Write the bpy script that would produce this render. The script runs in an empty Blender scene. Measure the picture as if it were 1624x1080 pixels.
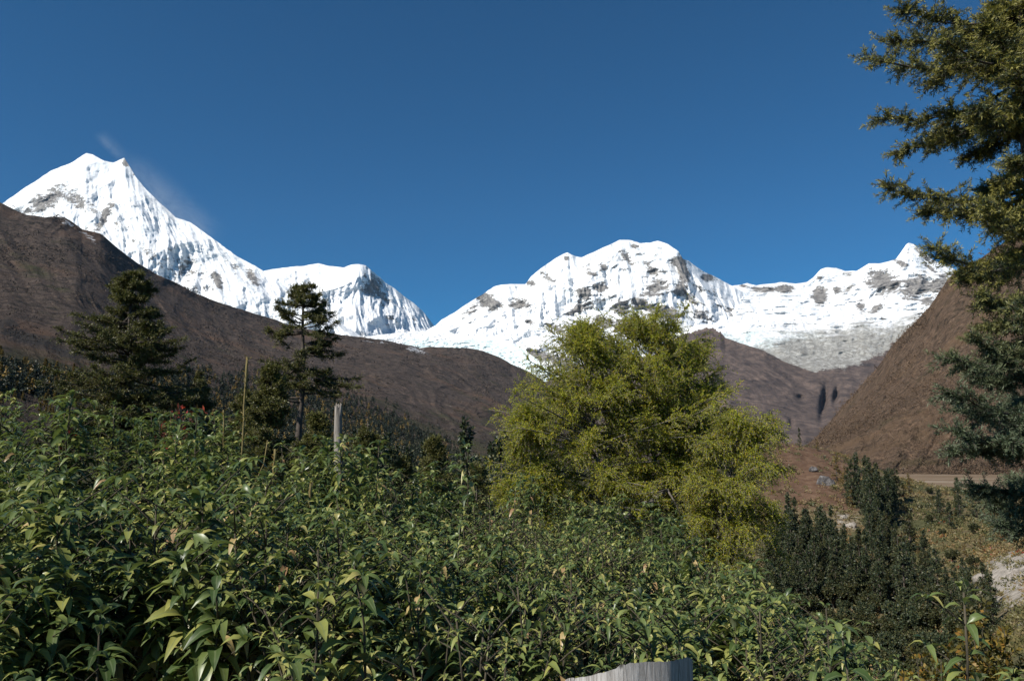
import bpy, math, random
import numpy as np
from math import radians

# ------------------------------------------------------------------ camera, world, sun, exposure
SC = bpy.context.scene
COL = SC.collection
W, H = 1624.0, 1080.0
F = 1270.0                       # focal length in photo pixels
HORIZON = 720.0
PITCH = math.atan((HORIZON - H / 2) / F)
CAMZ = 1.65
cam_d = bpy.data.cameras.new('camera')
cam = bpy.data.objects.new('camera', cam_d)
COL.objects.link(cam)
cam.location = (0, 0, CAMZ)
cam.rotation_euler = (math.pi / 2 + PITCH, 0, 0)
cam_d.sensor_width = 36
cam_d.lens = 36 * F / W
cam_d.clip_start = 0.05
cam_d.clip_end = 60000
SC.camera = cam

TO_SUN = np.array([-0.61, -0.45, 0.65]); TO_SUN /= np.linalg.norm(TO_SUN)
SUN_EL = math.asin(TO_SUN[2])
SUN_AZ = math.atan2(TO_SUN[0], TO_SUN[1])
world = bpy.data.worlds.new('World')
SC.world = world
world.use_nodes = True
wn = world.node_tree
wn.nodes.clear()
sky = wn.nodes.new('ShaderNodeTexSky')
sky.sky_type = 'NISHITA'
sky.sun_disc = False
sky.sun_elevation = SUN_EL
sky.sun_rotation = SUN_AZ
sky.altitude = 3500
sky.air_density = 1.0
sky.dust_density = 0.0
sky.ozone_density = 4.0
bg = wn.nodes.new('ShaderNodeBackground')
bg.inputs['Strength'].default_value = 0.058
wo = wn.nodes.new('ShaderNodeOutputWorld')
tint = wn.nodes.new('ShaderNodeMix'); tint.data_type = 'RGBA'; tint.blend_type = 'MULTIPLY'
tint.inputs[0].default_value = 1.0
tint.inputs[7].default_value = (0.31, 0.95, 1.18, 1)
wn.links.new(sky.outputs[0], tint.inputs[6])
wn.links.new(tint.outputs[2], bg.inputs[0])
wn.links.new(bg.outputs[0], wo.inputs[0])

sun_d = bpy.data.lights.new('sun', 'SUN')
sun_d.energy = 5.0
sun_d.angle = radians(0.53)
sun_d.color = (1.0, 0.95, 0.87)
sun = bpy.data.objects.new('sun', sun_d)
COL.objects.link(sun)
from mathutils import Vector
sun.rotation_euler = Vector(TO_SUN).to_track_quat('Z', 'Y').to_euler()
sun.location = (-40, -10, 40)

SC.view_settings.view_transform = 'Standard'
SC.view_settings.look = 'None'
SC.view_settings.exposure = 0.45
SC.view_settings.gamma = 1.0
SC.render.engine = 'CYCLES'
SC.cycles.volume_step_rate = 0.4
SC.cycles.max_bounces = 6
SC.cycles.diffuse_bounces = 3
SC.cycles.transparent_max_bounces = 8

# ------------------------------------------------------------------ helpers
def nrm(v):
    return v / np.maximum(np.linalg.norm(v, axis=-1, keepdims=True), 1e-9)

def at(px, py, D):
    """world point seen at photo pixel (px, py) at forward distance D"""
    a = (np.asarray(px, float) - W / 2) / F
    b = (H / 2 - np.asarray(py, float)) / F
    dy = math.cos(PITCH) - b * math.sin(PITCH)
    dz = math.sin(PITCH) + b * math.cos(PITCH)
    s = np.asarray(D, float) / dy
    return np.stack(np.broadcast_arrays(a * s, dy * s, CAMZ + dz * s), -1)

def to_px(p):
    p = np.asarray(p, float)
    y = p[..., 1]; z = p[..., 2] - CAMZ
    f = y * math.cos(PITCH) + z * math.sin(PITCH)
    u = -y * math.sin(PITCH) + z * math.cos(PITCH)
    return W / 2 + F * p[..., 0] / f, H / 2 - F * u / f

def _hash(ix, iy, iz, seed):
    n = (ix.astype(np.uint32) * np.uint32(374761393) + iy.astype(np.uint32) * np.uint32(668265263)
         + iz.astype(np.uint32) * np.uint32(2147483647) + np.uint32((seed * 144665 + 97) & 0xffffffff))
    n = (n ^ (n >> np.uint32(13))) * np.uint32(1274126177)
    n = n ^ (n >> np.uint32(16))
    n = (n * np.uint32(2246822519)) ^ (n >> np.uint32(15))
    return n

def noise(p, seed=0):
    """gradient noise, about -1..1"""
    p = np.asarray(p, float).reshape(-1, p.shape[-1])
    i = np.floor(p).astype(np.int64); f = p - i
    w = f * f * f * (f * (f * 6 - 15) + 10)
    out = np.zeros(len(p))
    for dx in (0, 1):
        for dy in (0, 1):
            for dz in (0, 1):
                h = _hash(i[:, 0] + dx, i[:, 1] + dy, i[:, 2] + dz, seed)
                gx = (h & np.uint32(1023)).astype(float) / 511.5 - 1
                gy = ((h >> np.uint32(10)) & np.uint32(1023)).astype(float) / 511.5 - 1
                gz = ((h >> np.uint32(20)) & np.uint32(1023)).astype(float) / 511.5 - 1
                d = gx * (f[:, 0] - dx) + gy * (f[:, 1] - dy) + gz * (f[:, 2] - dz)
                ww = ((w[:, 0] if dx else 1 - w[:, 0]) * (w[:, 1] if dy else 1 - w[:, 1])
                      * (w[:, 2] if dz else 1 - w[:, 2]))
                out += ww * d
    return out * 1.3

def fbm(p, octv=5, seed=0, gain=0.5):
    p = np.asarray(p, float); sh = p.shape[:-1]; q = p.reshape(-1, 3)
    o = np.zeros(len(q)); a = 1.0; tot = 0
    for k in range(octv):
        o += a * noise(q * 2 ** k + 17.3 * k, seed + k); tot += a; a *= gain
    return (o / tot).reshape(sh)

def ridged(p, octv=5, seed=0, gain=0.55):
    p = np.asarray(p, float); sh = p.shape[:-1]; q = p.reshape(-1, 3)
    o = np.zeros(len(q)); a = 1.0; tot = 0
    for k in range(octv):
        o += a * (1 - np.abs(noise(q * 2.1 ** k + 11.7 * k, seed + k)) * 1.6); tot += a; a *= gain
    return (o / tot).reshape(sh)

def tag(o, label=None, cat=None, group=None, kind=None):
    if label: o['label'] = label
    if cat: o['category'] = cat
    if group: o['group'] = group
    if kind: o['kind'] = kind
    return o

def empty(name, loc=(0, 0, 0), rz=0.0):
    o = bpy.data.objects.new(name, None)
    COL.objects.link(o)
    o.location = loc
    o.rotation_euler = (0, 0, rz)
    o.empty_display_size = 0.2
    return o

def copy_tree(root):
    c = root.copy(); COL.objects.link(c)
    for ch in root.children:
        d = ch.copy(); COL.objects.link(d); d.parent = c
        for g in ch.children:
            e = g.copy(); COL.objects.link(e); e.parent = d
    return c

class MB:
    """collects vertices, quads and triangles, with point attributes, into one mesh"""
    def __init__(self):
        self.v = []; self.q = []; self.t = []; self.qm = []; self.tm = []; self.n = 0
        self.a = {}
    def add(self, v, quads=None, tris=None, mat=0, **attrs):
        v = np.asarray(v, float).reshape(-1, 3)
        if quads is not None and len(quads):
            self.q.append(np.asarray(quads) + self.n); self.qm.append(np.full(len(quads), mat))
        if tris is not None and len(tris):
            self.t.append(np.asarray(tris) + self.n); self.tm.append(np.full(len(tris), mat))
        for k in set(self.a) | set(attrs):
            self.a.setdefault(k, [np.zeros(self.n)] if self.n else [])
            x = attrs.get(k, 0.0)
            self.a[k].append(np.broadcast_to(np.asarray(x, float), (len(v),)))
        self.v.append(v); self.n += len(v)
    def build(self, name, mats, parent=None, smooth=False, loc=None):
        v = np.concatenate(self.v) if self.v else np.zeros((0, 3))
        if loc is not None: v = v - np.asarray(loc, float)
        q = np.concatenate(self.q) if self.q else np.zeros((0, 4), int)
        t = np.concatenate(self.t) if self.t else np.zeros((0, 3), int)
        me = bpy.data.meshes.new(name)
        me.vertices.add(len(v)); me.vertices.foreach_set('co', v.astype(np.float32).ravel())
        nl = len(q) * 4 + len(t) * 3
        me.loops.add(nl)
        me.loops.foreach_set('vertex_index', np.concatenate([q.ravel(), t.ravel()]).astype(np.int32))
        npol = len(q) + len(t)
        me.polygons.add(npol)
        st = np.concatenate([np.arange(len(q)) * 4, len(q) * 4 + np.arange(len(t)) * 3]).astype(np.int32)
        me.polygons.foreach_set('loop_start', st)
        mi = np.concatenate((self.qm if self.q else []) + (self.tm if self.t else []) + [np.zeros(0)]).astype(np.int32)
        me.polygons.foreach_set('material_index', mi)
        if smooth: me.polygons.foreach_set('use_smooth', np.ones(npol, bool))
        for k, arrs in self.a.items():
            at_ = me.attributes.new(k, 'FLOAT', 'POINT')
            at_.data.foreach_set('value', np.concatenate(arrs).astype(np.float32))
        me.update(calc_edges=True)
        for m in (mats if isinstance(mats, (list, tuple)) else [mats]): me.materials.append(m)
        o = bpy.data.objects.new(name, me)
        COL.objects.link(o)
        if parent is not None: o.parent = parent
        elif loc is not None: o.location = loc
        return o

# ------------------------------------------------------------------ node helpers
class NT:
    def __init__(self, name):
        self.m = bpy.data.materials.new(name); self.m.use_nodes = True
        self.t = self.m.node_tree; self.t.nodes.clear()
        self.out = self.t.nodes.new('ShaderNodeOutputMaterial')
        self._co = None
    def n(self, typ, **kw):
        nd = self.t.nodes.new(typ)
        for k, v in kw.items():
            if k.startswith('i_'): nd.inputs[k[2:]].default_value = v
            else: setattr(nd, k, v)
        return nd
    def l(self, a, b): self.t.links.new(a, b)
    def co(self):
        if self._co is None: self._co = self.n('ShaderNodeTexCoord').outputs['Object']
        return self._co
    def attr(self, name): return self.n('ShaderNodeAttribute', attribute_name=name).outputs['Fac']
    def noise(self, scale, detail=4, rough=0.55, vec=None, dist=0.0, sc3=None):
        nd = self.n('ShaderNodeTexNoise'); nd.inputs['Scale'].default_value = scale
        nd.inputs['Detail'].default_value = detail; nd.inputs['Roughness'].default_value = rough
        nd.inputs['Distortion'].default_value = dist
        v = vec or self.co()
        if sc3:
            mp = self.n('ShaderNodeMapping'); mp.inputs['Scale'].default_value = sc3
            self.l(v, mp.inputs['Vector']); v = mp.outputs[0]
        self.l(v, nd.inputs['Vector'])
        return nd.outputs['Fac']
    def ramp(self, fac, stops, interp='LINEAR'):
        r = self.n('ShaderNodeValToRGB'); r.color_ramp.interpolation = interp
        e = r.color_ramp.elements
        while len(e) < len(stops): e.new(0.5)
        for k, (p, c) in enumerate(stops):
            e[k].position = p
            e[k].color = (c[0], c[1], c[2], 1) if hasattr(c, '__len__') else (c, c, c, 1)
        self.l(fac, r.inputs[0]); return r.outputs[0]
    def math(self, op, a, b=None, clamp=False):
        nd = self.n('ShaderNodeMath', operation=op, use_clamp=clamp)
        for k, x in enumerate((a, b)):
            if x is None: continue
            if isinstance(x, (int, float)): nd.inputs[k].default_value = x
            else: self.l(x, nd.inputs[k])
        return nd.outputs[0]
    def rng(self, x, a, b, c=0.0, d=1.0, smooth=True):
        nd = self.n('ShaderNodeMapRange', interpolation_type='SMOOTHSTEP' if smooth else 'LINEAR')
        self.l(x, nd.inputs['Value'])
        for k, v in zip(('From Min', 'From Max', 'To Min', 'To Max'), (a, b, c, d)): nd.inputs[k].default_value = v
        return nd.outputs[0]
    def mix(self, fac, a, b, blend='MIX'):
        nd = self.n('ShaderNodeMix', data_type='RGBA', blend_type=blend)
        if isinstance(fac, (int, float)): nd.inputs[0].default_value = fac
        else: self.l(fac, nd.inputs[0])
        for idx, x in ((6, a), (7, b)):
            if isinstance(x, (tuple, list)): nd.inputs[idx].default_value = (x[0], x[1], x[2], 1)
            else: self.l(x, nd.inputs[idx])
        return nd.outputs[2]
    def bump(self, h, strength, dist, prev=None):
        nd = self.n('ShaderNodeBump'); nd.inputs['Strength'].default_value = strength
        nd.inputs['Distance'].default_value = dist
        self.l(h, nd.inputs['Height'])
        if prev is not None: self.l(prev, nd.inputs['Normal'])
        return nd.outputs[0]
    def bsdf(self, col, rough=0.9, spec=0.2, normal=None):
        b = self.n('ShaderNodeBsdfPrincipled')
        if isinstance(col, (tuple, list)): b.inputs['Base Color'].default_value = (*col, 1)
        else: self.l(col, b.inputs['Base Color'])
        if isinstance(rough, (int, float)): b.inputs['Roughness'].default_value = rough
        else: self.l(rough, b.inputs['Roughness'])
        b.inputs['Specular IOR Level'].default_value = spec
        if normal is not None: self.l(normal, b.inputs['Normal'])
        return b
    def done(self, shader):
        self.l(shader.outputs[0] if hasattr(shader, 'outputs') else shader, self.out.inputs['Surface'])
        return self.m

def bark_mat(name, c0, c1, scale=14.0):
    t = NT(name)
    f = t.noise(scale, 6, 0.65, sc3=(1, 1, 0.22))
    c = t.ramp(f, [(0.3, c0), (0.7, c1)])
    nb = t.bump(f, 0.7, 0.02)
    return t.done(t.bsdf(c, 0.9, 0.15, nb))

def foliage_mat(name, stops, tip=None, rough=0.5, spec=0.3, trans=0.25, tcol=(1.2, 1.25, 0.5), back=None, clump=None, low=None):
    """colour by the 'rnd' point attribute, pushed towards tip colour by the 'tip' attribute"""
    t = NT(name)
    c = t.ramp(t.attr('rnd'), stops)
    if clump:
        f = t.rng(t.noise(clump[0], 2), 0.42, 0.62)
        c = t.mix(f, c, t.mix(1.0, c, clump[1], 'MULTIPLY'))
    if tip:
        tc = tip
        if low:   # bluer growth on the lower boughs
            sp = t.n('ShaderNodeSeparateXYZ'); t.l(t.co(), sp.inputs[0])
            tc = t.mix(t.rng(sp.outputs[2], low[0], low[1]), low[2], tip)
        c = t.mix(t.attr('tip'), c, tc)
    if back:
        g = t.n('ShaderNodeNewGeometry').outputs['Backfacing']
        c = t.mix(g, c, back)
    b = t.bsdf(c, rough, spec)
    if trans <= 0: return t.done(b)
    tr = t.n('ShaderNodeBsdfTranslucent')
    t.l(t.mix(1.0, c, tcol, 'MULTIPLY'), tr.inputs['Color'])
    m = t.n('ShaderNodeMixShader'); m.inputs[0].default_value = trans
    t.l(b.outputs[0], m.inputs[1]); t.l(tr.outputs[0], m.inputs[2])
    return t.done(m)

# ------------------------------------------------------------------ terrain sheets
def interp_poly(poly, xs):
    p = np.array(poly, float)
    return np.interp(xs, p[:, 0], p[:, 1]), np.interp(xs, p[:, 0], p[:, 2])

def smooth1(a, k, axis):
    if k < 2: return a
    pad = [(0, 0)] * a.ndim; pad[axis] = (k, k)
    b = np.pad(a, pad, mode='edge'); c = np.cumsum(b, axis=axis)
    n = a.shape[axis]
    idx = np.arange(n) + k
    hi = np.take(c, np.minimum(idx + k // 2, c.shape[axis] - 1), axis=axis)
    lo = np.take(c, idx - k // 2 - 1, axis=axis)
    return (hi - lo) / (2 * (k // 2) + 1)

class Sheet:
    """a mountain side: traced crest and lower lines, each with its own distance, and relief in depth"""
    def __init__(self, name, x0, x1, nx, nt, rows, amp, size, seed, jag=1.5, crest_amp=0.25, flute=0.0, flute_px=18,
                 slant=0.0, back=900.0, octv=6, base_keep=0.6, gain=0.55, aniso=(1, 1, 1), fine=0.0, near_damp=0, dents=None, base_to=0.25):
        self.name = name; self.nx, self.nt = nx, nt
        xs = np.linspace(x0, x1, nx)
        ys, ds = zip(*[interp_poly(r, xs) for r in rows])
        ys = np.array(ys); ds = np.array(ds)
        tr = np.linspace(0, 1, len(rows)); t = np.linspace(0, 1, nt)
        Y = np.empty((nt, nx)); D = np.empty((nt, nx))
        k = np.clip(np.searchsorted(tr, t, side='right') - 1, 0, len(rows) - 2)
        f = ((t - tr[k]) / (tr[k + 1] - tr[k]))[:, None]
        Y = ys[k] * (1 - f) + ys[k + 1] * f; D = ds[k] * (1 - f) + ds[k + 1] * f
        D = smooth1(smooth1(D, nt // 8, 0), nx // 40, 1)
        X = np.broadcast_to(xs, (nt, nx)).copy()
        jj = np.stack([xs / 26.0, np.full(nx, seed * 3.1), np.zeros(nx)], -1)
        Y += (fbm(jj, 5, seed + 40, 0.62) * jag)[None, :] * np.clip((t - 0.6) / 0.4, 0, 1)[:, None] ** 2
        P = at(X, Y, D)
        r = ridged(P / size * np.array(aniso) + seed * 5.3, octv, seed, gain)
        if fine: r = r + fine * fbm(P / size * 6, 4, seed + 66)
        if flute:
            wx = fbm(P / size * 0.6, 2, seed + 9) * 2.0
            q = np.stack([X / flute_px + slant * t[:, None] * 10 + wx, np.broadcast_to(t[:, None] * 2.2, X.shape), np.zeros_like(X)], -1)
            r = r + flute * ridged(q, 4, seed + 21)
        r = r - r.mean()
        fade = 1 - (1 - crest_amp) * np.clip((t - 0.72) / 0.28, 0, 1) ** 1.5
        fade = fade * (base_keep + (1 - base_keep) * np.clip(t / base_to, 0, 1) ** 1.5)
        D2 = D - amp * r * fade[:, None] * (np.clip(D / near_damp, 0.12, 1.15) if near_damp else 1.0)
        if dents: D2 = D2 + sum(d[5] * blobs(X, Y, [(d[0], d[1], d[2], d[3], d[4])]) for d in dents)
        self.P = at(X, Y, D2); self.X, self.Y, self.t, self.r = X, Y, np.broadcast_to(t[:, None], X.shape), r
        g0 = np.gradient(self.P, axis=0); g1 = np.gradient(self.P, axis=1)
        self.N = nrm(np.cross(g1, g0))
        self.back = back; self.att = {}
    def build(self, mat, kind='structure', label=None, cat=None):
        nb = 14
        s = (np.linspace(0, 1, nb + 1)[1:] ** 1.3)[:, None]
        top = self.P[-1]
        out = nrm(np.stack([top[:, 0] * 0.3, np.abs(top[:, 1]), np.zeros(len(top))], -1))
        B = top[None] + out[None] * (s * self.back)[..., None]
        drop = np.maximum(top[:, 2] + 30, 0)[None] * s
        B[..., 2] -= drop * 1.0
        B[..., 1] += 0.03 * self.back * fbm(B / (self.back * 0.3), 3, 5)
        allp = np.concatenate([self.P, B]); nt = allp.shape[0]; nx = self.nx
        i = np.arange(nt * nx).reshape(nt, nx)
        q = np.stack([i[:-1, :-1], i[:-1, 1:], i[1:, 1:], i[1:, :-1]], -1).reshape(-1, 4)
        m = MB()
        att = {k: np.concatenate([a, np.repeat(a[-1:], nb, 0)]).ravel() for k, a in self.att.items()}
        m.add(allp.reshape(-1, 3), quads=q, **att)
        o = m.build(self.name, mat, smooth=True)
        tag(o, label, cat, kind=kind)
        self.obj = o
        return o

def blobs(X, Y, lst):
    o = np.zeros_like(X)
    for b in lst:
        cx, cy, rx, ry = b[:4]; a = radians(b[4]) if len(b) > 4 else 0; s = b[5] if len(b) > 5 else 1
        dx, dy = X - cx, Y - cy
        u = dx * math.cos(a) + dy * math.sin(a); v = -dx * math.sin(a) + dy * math.cos(a)
        o = np.maximum(o, s * np.exp(-((u / rx) ** 2 + (v / ry) ** 2) * 0.9))
    return o

def smoothstep(a, b, x):
    t = np.clip((x - a) / (b - a), 0, 1); return t * t * (3 - 2 * t)

# snow, rock, brown scrub, ice and moraine on the high mountains: masks are surface cover, mixed by nodes
def mountain_mat():
    t = NT('snow_and_rock')
    rock_n = t.noise(0.02, 8, 0.78)
    rock = t.ramp(rock_n, [(0.36, (0.06, 0.057, 0.057)), (0.5, (0.175, 0.167, 0.16)), (0.64, (0.34, 0.32, 0.29))])
    snow = t.ramp(t.noise(0.004, 4), [(0.3, (0.70, 0.735, 0.77)), (0.7, (0.82, 0.83, 0.84))])
    scr_n = t.noise(0.010, 9, 0.75, dist=0.8)
    scrub = t.ramp(scr_n, [(0.34, (0.036, 0.031, 0.031)), (0.5, (0.086, 0.066, 0.058)), (0.66, (0.145, 0.108, 0.09))])
    mor = t.ramp(t.noise(0.012, 8, 0.75, dist=2.0), [(0.36, (0.15, 0.14, 0.125)), (0.5, (0.25, 0.245, 0.225)), (0.64, (0.42, 0.42, 0.40))])
    ice = t.ramp(t.noise(0.02, 6, 0.7, dist=0.8), [(0.36, (0.40, 0.52, 0.54)), (0.5, (0.66, 0.76, 0.77)), (0.62, (0.85, 0.88, 0.89))])
    mp = t.n('ShaderNodeMapping'); mp.inputs['Rotation'].default_value = (0, radians(-38), 0); mp.inputs['Scale'].default_value = (0.30, 0.5, 1.0)
    t.l(t.co(), mp.inputs['Vector'])
    streak = t.noise(0.013, 8, 0.72, vec=mp.outputs[0], dist=0.3)
    fine = t.math('ADD', t.math('ADD', t.math('MULTIPLY', t.math('SUBTRACT', t.noise(0.011, 9, 0.78, dist=0.4), 0.5), 0.8), t.math('MULTIPLY', t.math('SUBTRACT', streak, 0.5), 1.5)),
                  t.math('MULTIPLY', t.math('SUBTRACT', t.noise(0.04, 5, 0.7), 0.5), 0.9))
    rk = t.rng(t.math('ADD', t.attr('rock'), fine), 0.46, 0.56)
    c = t.mix(rk, snow, rock)
    c = t.mix(t.rng(t.math('ADD', t.attr('ice'), t.math('MULTIPLY', fine, 0.5)), 0.4, 0.6), c, ice)
    c = t.mix(t.rng(t.math('ADD', t.attr('moraine'), fine), 0.0, 0.7), c, mor)
    c = t.mix(t.rng(t.math('ADD', t.attr('scrub'), fine), 0.44, 0.56), c, scrub)
    nb = t.bump(t.math('ADD', t.math('MULTIPLY', t.noise(0.006, 10, 0.66), 0.7), streak), 0.42, 80)
    return t.done(t.bsdf(c, 0.85, 0.1, nb))
M_MOUNT = mountain_mat()

def slope_mat(name, dark, mid, light, rust, green, sx=1.0, pale=(0.28, 0.24, 0.2)):
    """scrub hillside: brown brush, rusty and green patches, thin pale scars, snow dusting by attribute"""
    t = NT(name)
    big = t.noise(0.0035 * sx, 5, 0.6, dist=0.5)
    fine = t.noise(0.05 * sx, 8, 0.75)
    c = t.ramp(t.math('ADD', t.math('MULTIPLY', fine, 0.6), t.math('MULTIPLY', t.noise(0.22 * sx, 5, 0.7), 0.4)), [(0.38, dark), (0.5, mid), (0.62, light)])
    c = t.mix(t.rng(t.noise(0.02 * sx, 7, 0.7, dist=0.8), 0.49, 0.62, 0, 0.85), c, t.mix(1.0, c, (0.40, 0.45, 0.46), 'MULTIPLY'))
    c = t.mix(t.rng(t.noise(0.016 * sx, 8, 0.75, dist=1.5, sc3=(1, 0.35, 0.6)), 0.54, 0.66, 0, 0.55), c, t.mix(1.0, c, (1.9, 1.75, 1.6), 'MULTIPLY'))
    c = t.mix(t.rng(big, 0.5, 0.66, 0, 0.75), c, rust)
    c = t.mix(t.rng(t.math('ADD', t.noise(0.006 * sx, 6, 0.7), t.math('MULTIPLY', t.attr('green'), 0.35)), 0.55, 0.75, 0, 0.85), c, t.mix(fine, (green[0] * 0.4, green[1] * 0.4, green[2] * 0.4), green))
    scar = t.math('ADD', t.math('SUBTRACT', t.noise(0.012 * sx, 8, 0.75), 0.5), t.attr('scar'))
    c = t.mix(t.rng(scar, 0.26, 0.36, 0, 0.7), c, pale)
    crag = t.math('ADD', t.math('SUBTRACT', fine, 0.5), t.attr('crag'))
    c = t.mix(t.rng(crag, 0.45, 0.6, 0, 0.9), c, (0.05, 0.046, 0.043))
    sn = t.math('ADD', t.math('MULTIPLY', t.math('SUBTRACT', t.noise(0.03 * sx, 6, 0.7), 0.5), 1.2), t.attr('snow'))
    c = t.mix(t.rng(sn, 0.5, 0.62, 0, 0.8), c, (0.7, 0.72, 0.75))
    nb = t.bump(t.noise(0.14 * sx, 6, 0.8), 1.0, 9 / sx)
    nb = t.bump(t.noise(0.012 * sx, 5, 0.6), 0.6, 25 / sx, nb)
    return t.done(t.bsdf(c, 0.95, 0.05, nb))
#SECTION TERRAIN
# far left: the high twin peaked mountain
s = Sheet('snow_peak', -90, 760, 620, 300, [
    [(-90, 560, 8200), (200, 560, 8300), (480, 600, 8000), (760, 640, 7600)],
    [(-90, 470, 8900), (60, 440, 9100), (150, 415, 9000), (300, 455, 8700), (480, 545, 8200), (760, 640, 7700)],
    [(-90, 430, 9400), (10, 345, 9900), (60, 322, 9900), (150, 330, 9500), (225, 350, 9250), (300, 400, 9000), (480, 500, 8500), (760, 620, 7900)],
    [(-90, 400, 9900), (-30, 345, 10200), (8, 320, 10300), (30, 305, 10300), (80, 271, 10300), (110, 260, 10250), (128, 249, 10200), (137, 242, 10200), (145, 244, 10180),
     (165, 256, 10150), (180, 258, 10100), (190, 253, 10000), (197, 250, 9950), (205, 263, 9900), (215, 280, 9850), (228, 296, 9800), (250, 319, 9700), (278, 344, 9600), (302, 353, 9500),
     (330, 373, 9400), (370, 402, 9250), (400, 420, 9150), (420, 430, 9100), (450, 452, 9000), (520, 500, 8800), (600, 550, 8500), (760, 620, 8100)]],
    470, 1500, 3, jag=3.5, flute=0.45, flute_px=34, slant=0.10, back=2000, fine=0.08, gain=0.42)
rk = blobs(s.X, s.Y, [(75, 318, 48, 16, -28, .74), (120, 320, 34, 20, 20, .6), (145, 330, 26, 12, 40, .6), (165, 345, 9, 36, 30, .78), (200, 258, 6, 9, 0, .8), (215, 275, 6, 18, -30, .5),
     (185, 355, 20, 10, 0, .42), (140, 258, 12, 10, 30, .48), (300, 440, 80, 34, 35, .46), (345, 445, 9, 20, -30, .95), (400, 440, 9, 22, -35, .85), (225, 390, 30, 14, 30, .45), (370, 425, 30, 9, 40, .5), (45, 335, 8, 6, 0, .8)])
steep = 1 - np.clip(s.N[..., 2], 0, 1)
s.att['rock'] = rk + 0.25 * (steep - 0.45) + 0.18 * (s.r > 0.25)
s.att['scrub'] = np.zeros_like(s.X); s.att['ice'] = np.zeros_like(s.X); s.att['moraine'] = np.zeros_like(s.X)
s.build(M_MOUNT)

# the rounded snow peak right of it
s = Sheet('snow_dome', 380, 800, 360, 240, [
    [(380, 640, 9300), (560, 630, 9300), (700, 640, 9000), (800, 640, 9000)],
    [(380, 530, 9900), (480, 540, 9800), (570, 560, 9700), (620, 560, 10000), (700, 565, 10200), (800, 600, 10200)],
    [(380, 480, 10400), (480, 470, 10400), (565, 480, 10050), (600, 490, 10350), (690, 535, 10800), (800, 590, 10900)],
    [(380, 441, 11200), (420, 429, 11200), (455, 424, 11200), (480, 422, 11150), (505, 418, 11100), (522, 422, 11000), (545, 424, 10900), (556, 420, 10800), (570, 419, 10700), (580, 421, 10750), (592, 431, 10850), (605, 442, 10950), (612, 449, 11000),
     (625, 457, 11080), (640, 469, 11160), (655, 480, 11240), (670, 493, 11320), (680, 505, 11380), (688, 516, 11420), (720, 545, 11500), (800, 580, 11500)]],
    430, 900, 8, jag=2.0, flute=0.5, flute_px=18, slant=0.2, back=1500, fine=0.08, gain=0.42)
rk = blobs(s.X, s.Y, [(592, 455, 20, 24, 30, .72), (607, 472, 28, 16, 50, .62), (580, 437, 6, 14, 0, .5), (620, 500, 22, 26, 40, .40), (650, 500, 26, 10, 45, .45), (520, 470, 50, 30, 0, .12)])
s.att['rock'] = rk + 0.12 * (1 - s.N[..., 2] - 0.4)
for k in ('scrub', 'ice', 'moraine'): s.att[k] = np.zeros_like(s.X)
s.build(M_MOUNT)

# the broad central massif with its rock bands
s = Sheet('snow_massif', 640, 1300, 560, 330, [
    [(640, 660, 6900), (900, 660, 6500), (1100, 650, 6300), (1300, 640, 6500)],
    [(640, 575, 8000), (760, 560, 7700), (900, 570, 7100), (1050, 570, 6900), (1160, 570, 6800), (1300, 560, 7200)],
    [(640, 550, 8500), (760, 510, 8400), (850, 500, 8100), (960, 490, 7900), (1060, 490, 7600), (1085, 500, 7550), (1120, 500, 7850), (1220, 520, 8200), (1300, 540, 8100)],
    [(640, 545, 9000), (690, 516, 9000), (700, 507, 9000), (720, 496, 8950), (750, 476, 8900), (785, 454, 8850), (800, 451, 8850), (833, 451, 8800), (842, 438, 8700), (850, 431, 8700), (880, 410, 8700), (893, 403, 8650), (900, 401, 8650), (912, 406, 8650), (922, 408, 8650),
     (945, 398, 8600), (965, 389, 8600), (982, 381, 8550), (1000, 381, 8550), (1014, 385, 8500), (1032, 385, 8450), (1043, 382, 8400), (1060, 388, 8300), (1076, 398, 8250), (1083, 411, 8250), (1092, 414, 8420), (1115, 430, 8620),
     (1130, 437, 8720), (1155, 451, 8820), (1180, 463, 8850), (1215, 485, 8800), (1300, 530, 8500)]],
    600, 1100, 14, jag=3.0, flute=0.45, flute_px=30, slant=0.22, back=1800, fine=0.14, gain=0.48)
RK = [(777, 480, 24, 14, 20, .62), (823, 483, 20, 10, 0, .62), (745, 492, 26, 8, -30, .45), (843, 450, 9, 5, 0, .6), (868, 440, 18, 8, 40, .5), (898, 409, 6, 6, 0, .6), (937, 430, 16, 9, 40, .5), (955, 425, 10, 8, 0, .52), (992, 408, 22, 6, 45, .52),
      (1007, 392, 8, 4, 0, .55), (1033, 428, 22, 8, 45, .55), (1083, 428, 9, 24, -12, .95), (1070, 415, 12, 8, -30, .5), (1120, 440, 14, 9, 20, .6), (953, 457, 16, 12, 30, .58), (927, 465, 14, 12, 0, .6), (913, 493, 30, 9, -30, .55), (958, 512, 22, 14, 15, .66), (985, 488, 12, 14, 0, .6),
      (1040, 457, 26, 18, -30, .62), (1055, 495, 40, 14, 15, .68), (1015, 480, 16, 18, 30, .6), (985, 517, 20, 12, 0, .66), (840, 511, 16, 6, 20, .6), (880, 520, 26, 7, 25, .6), (1080, 455, 12, 18, 30, .62), (1098, 478, 12, 8, 0, .6), (1113, 500, 22, 12, 15, .6), (1165, 497, 20, 9, 20, .6),
      (1208, 494, 6, 16, 15, .72), (1020, 520, 60, 12, 0, .55), (860, 564, 40, 9, 15, .75), (890, 575, 30, 10, 10, .7), (1120, 470, 60, 40, 0, .30), (1000, 450, 90, 50, 0, .26)]
s.att['rock'] = 1.30 * blobs(s.X, s.Y, RK) + 0.25 * (1 - s.N[..., 2] - 0.45) + 0.18 * fbm(s.P / 260, 4, 3) + 0.01
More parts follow.
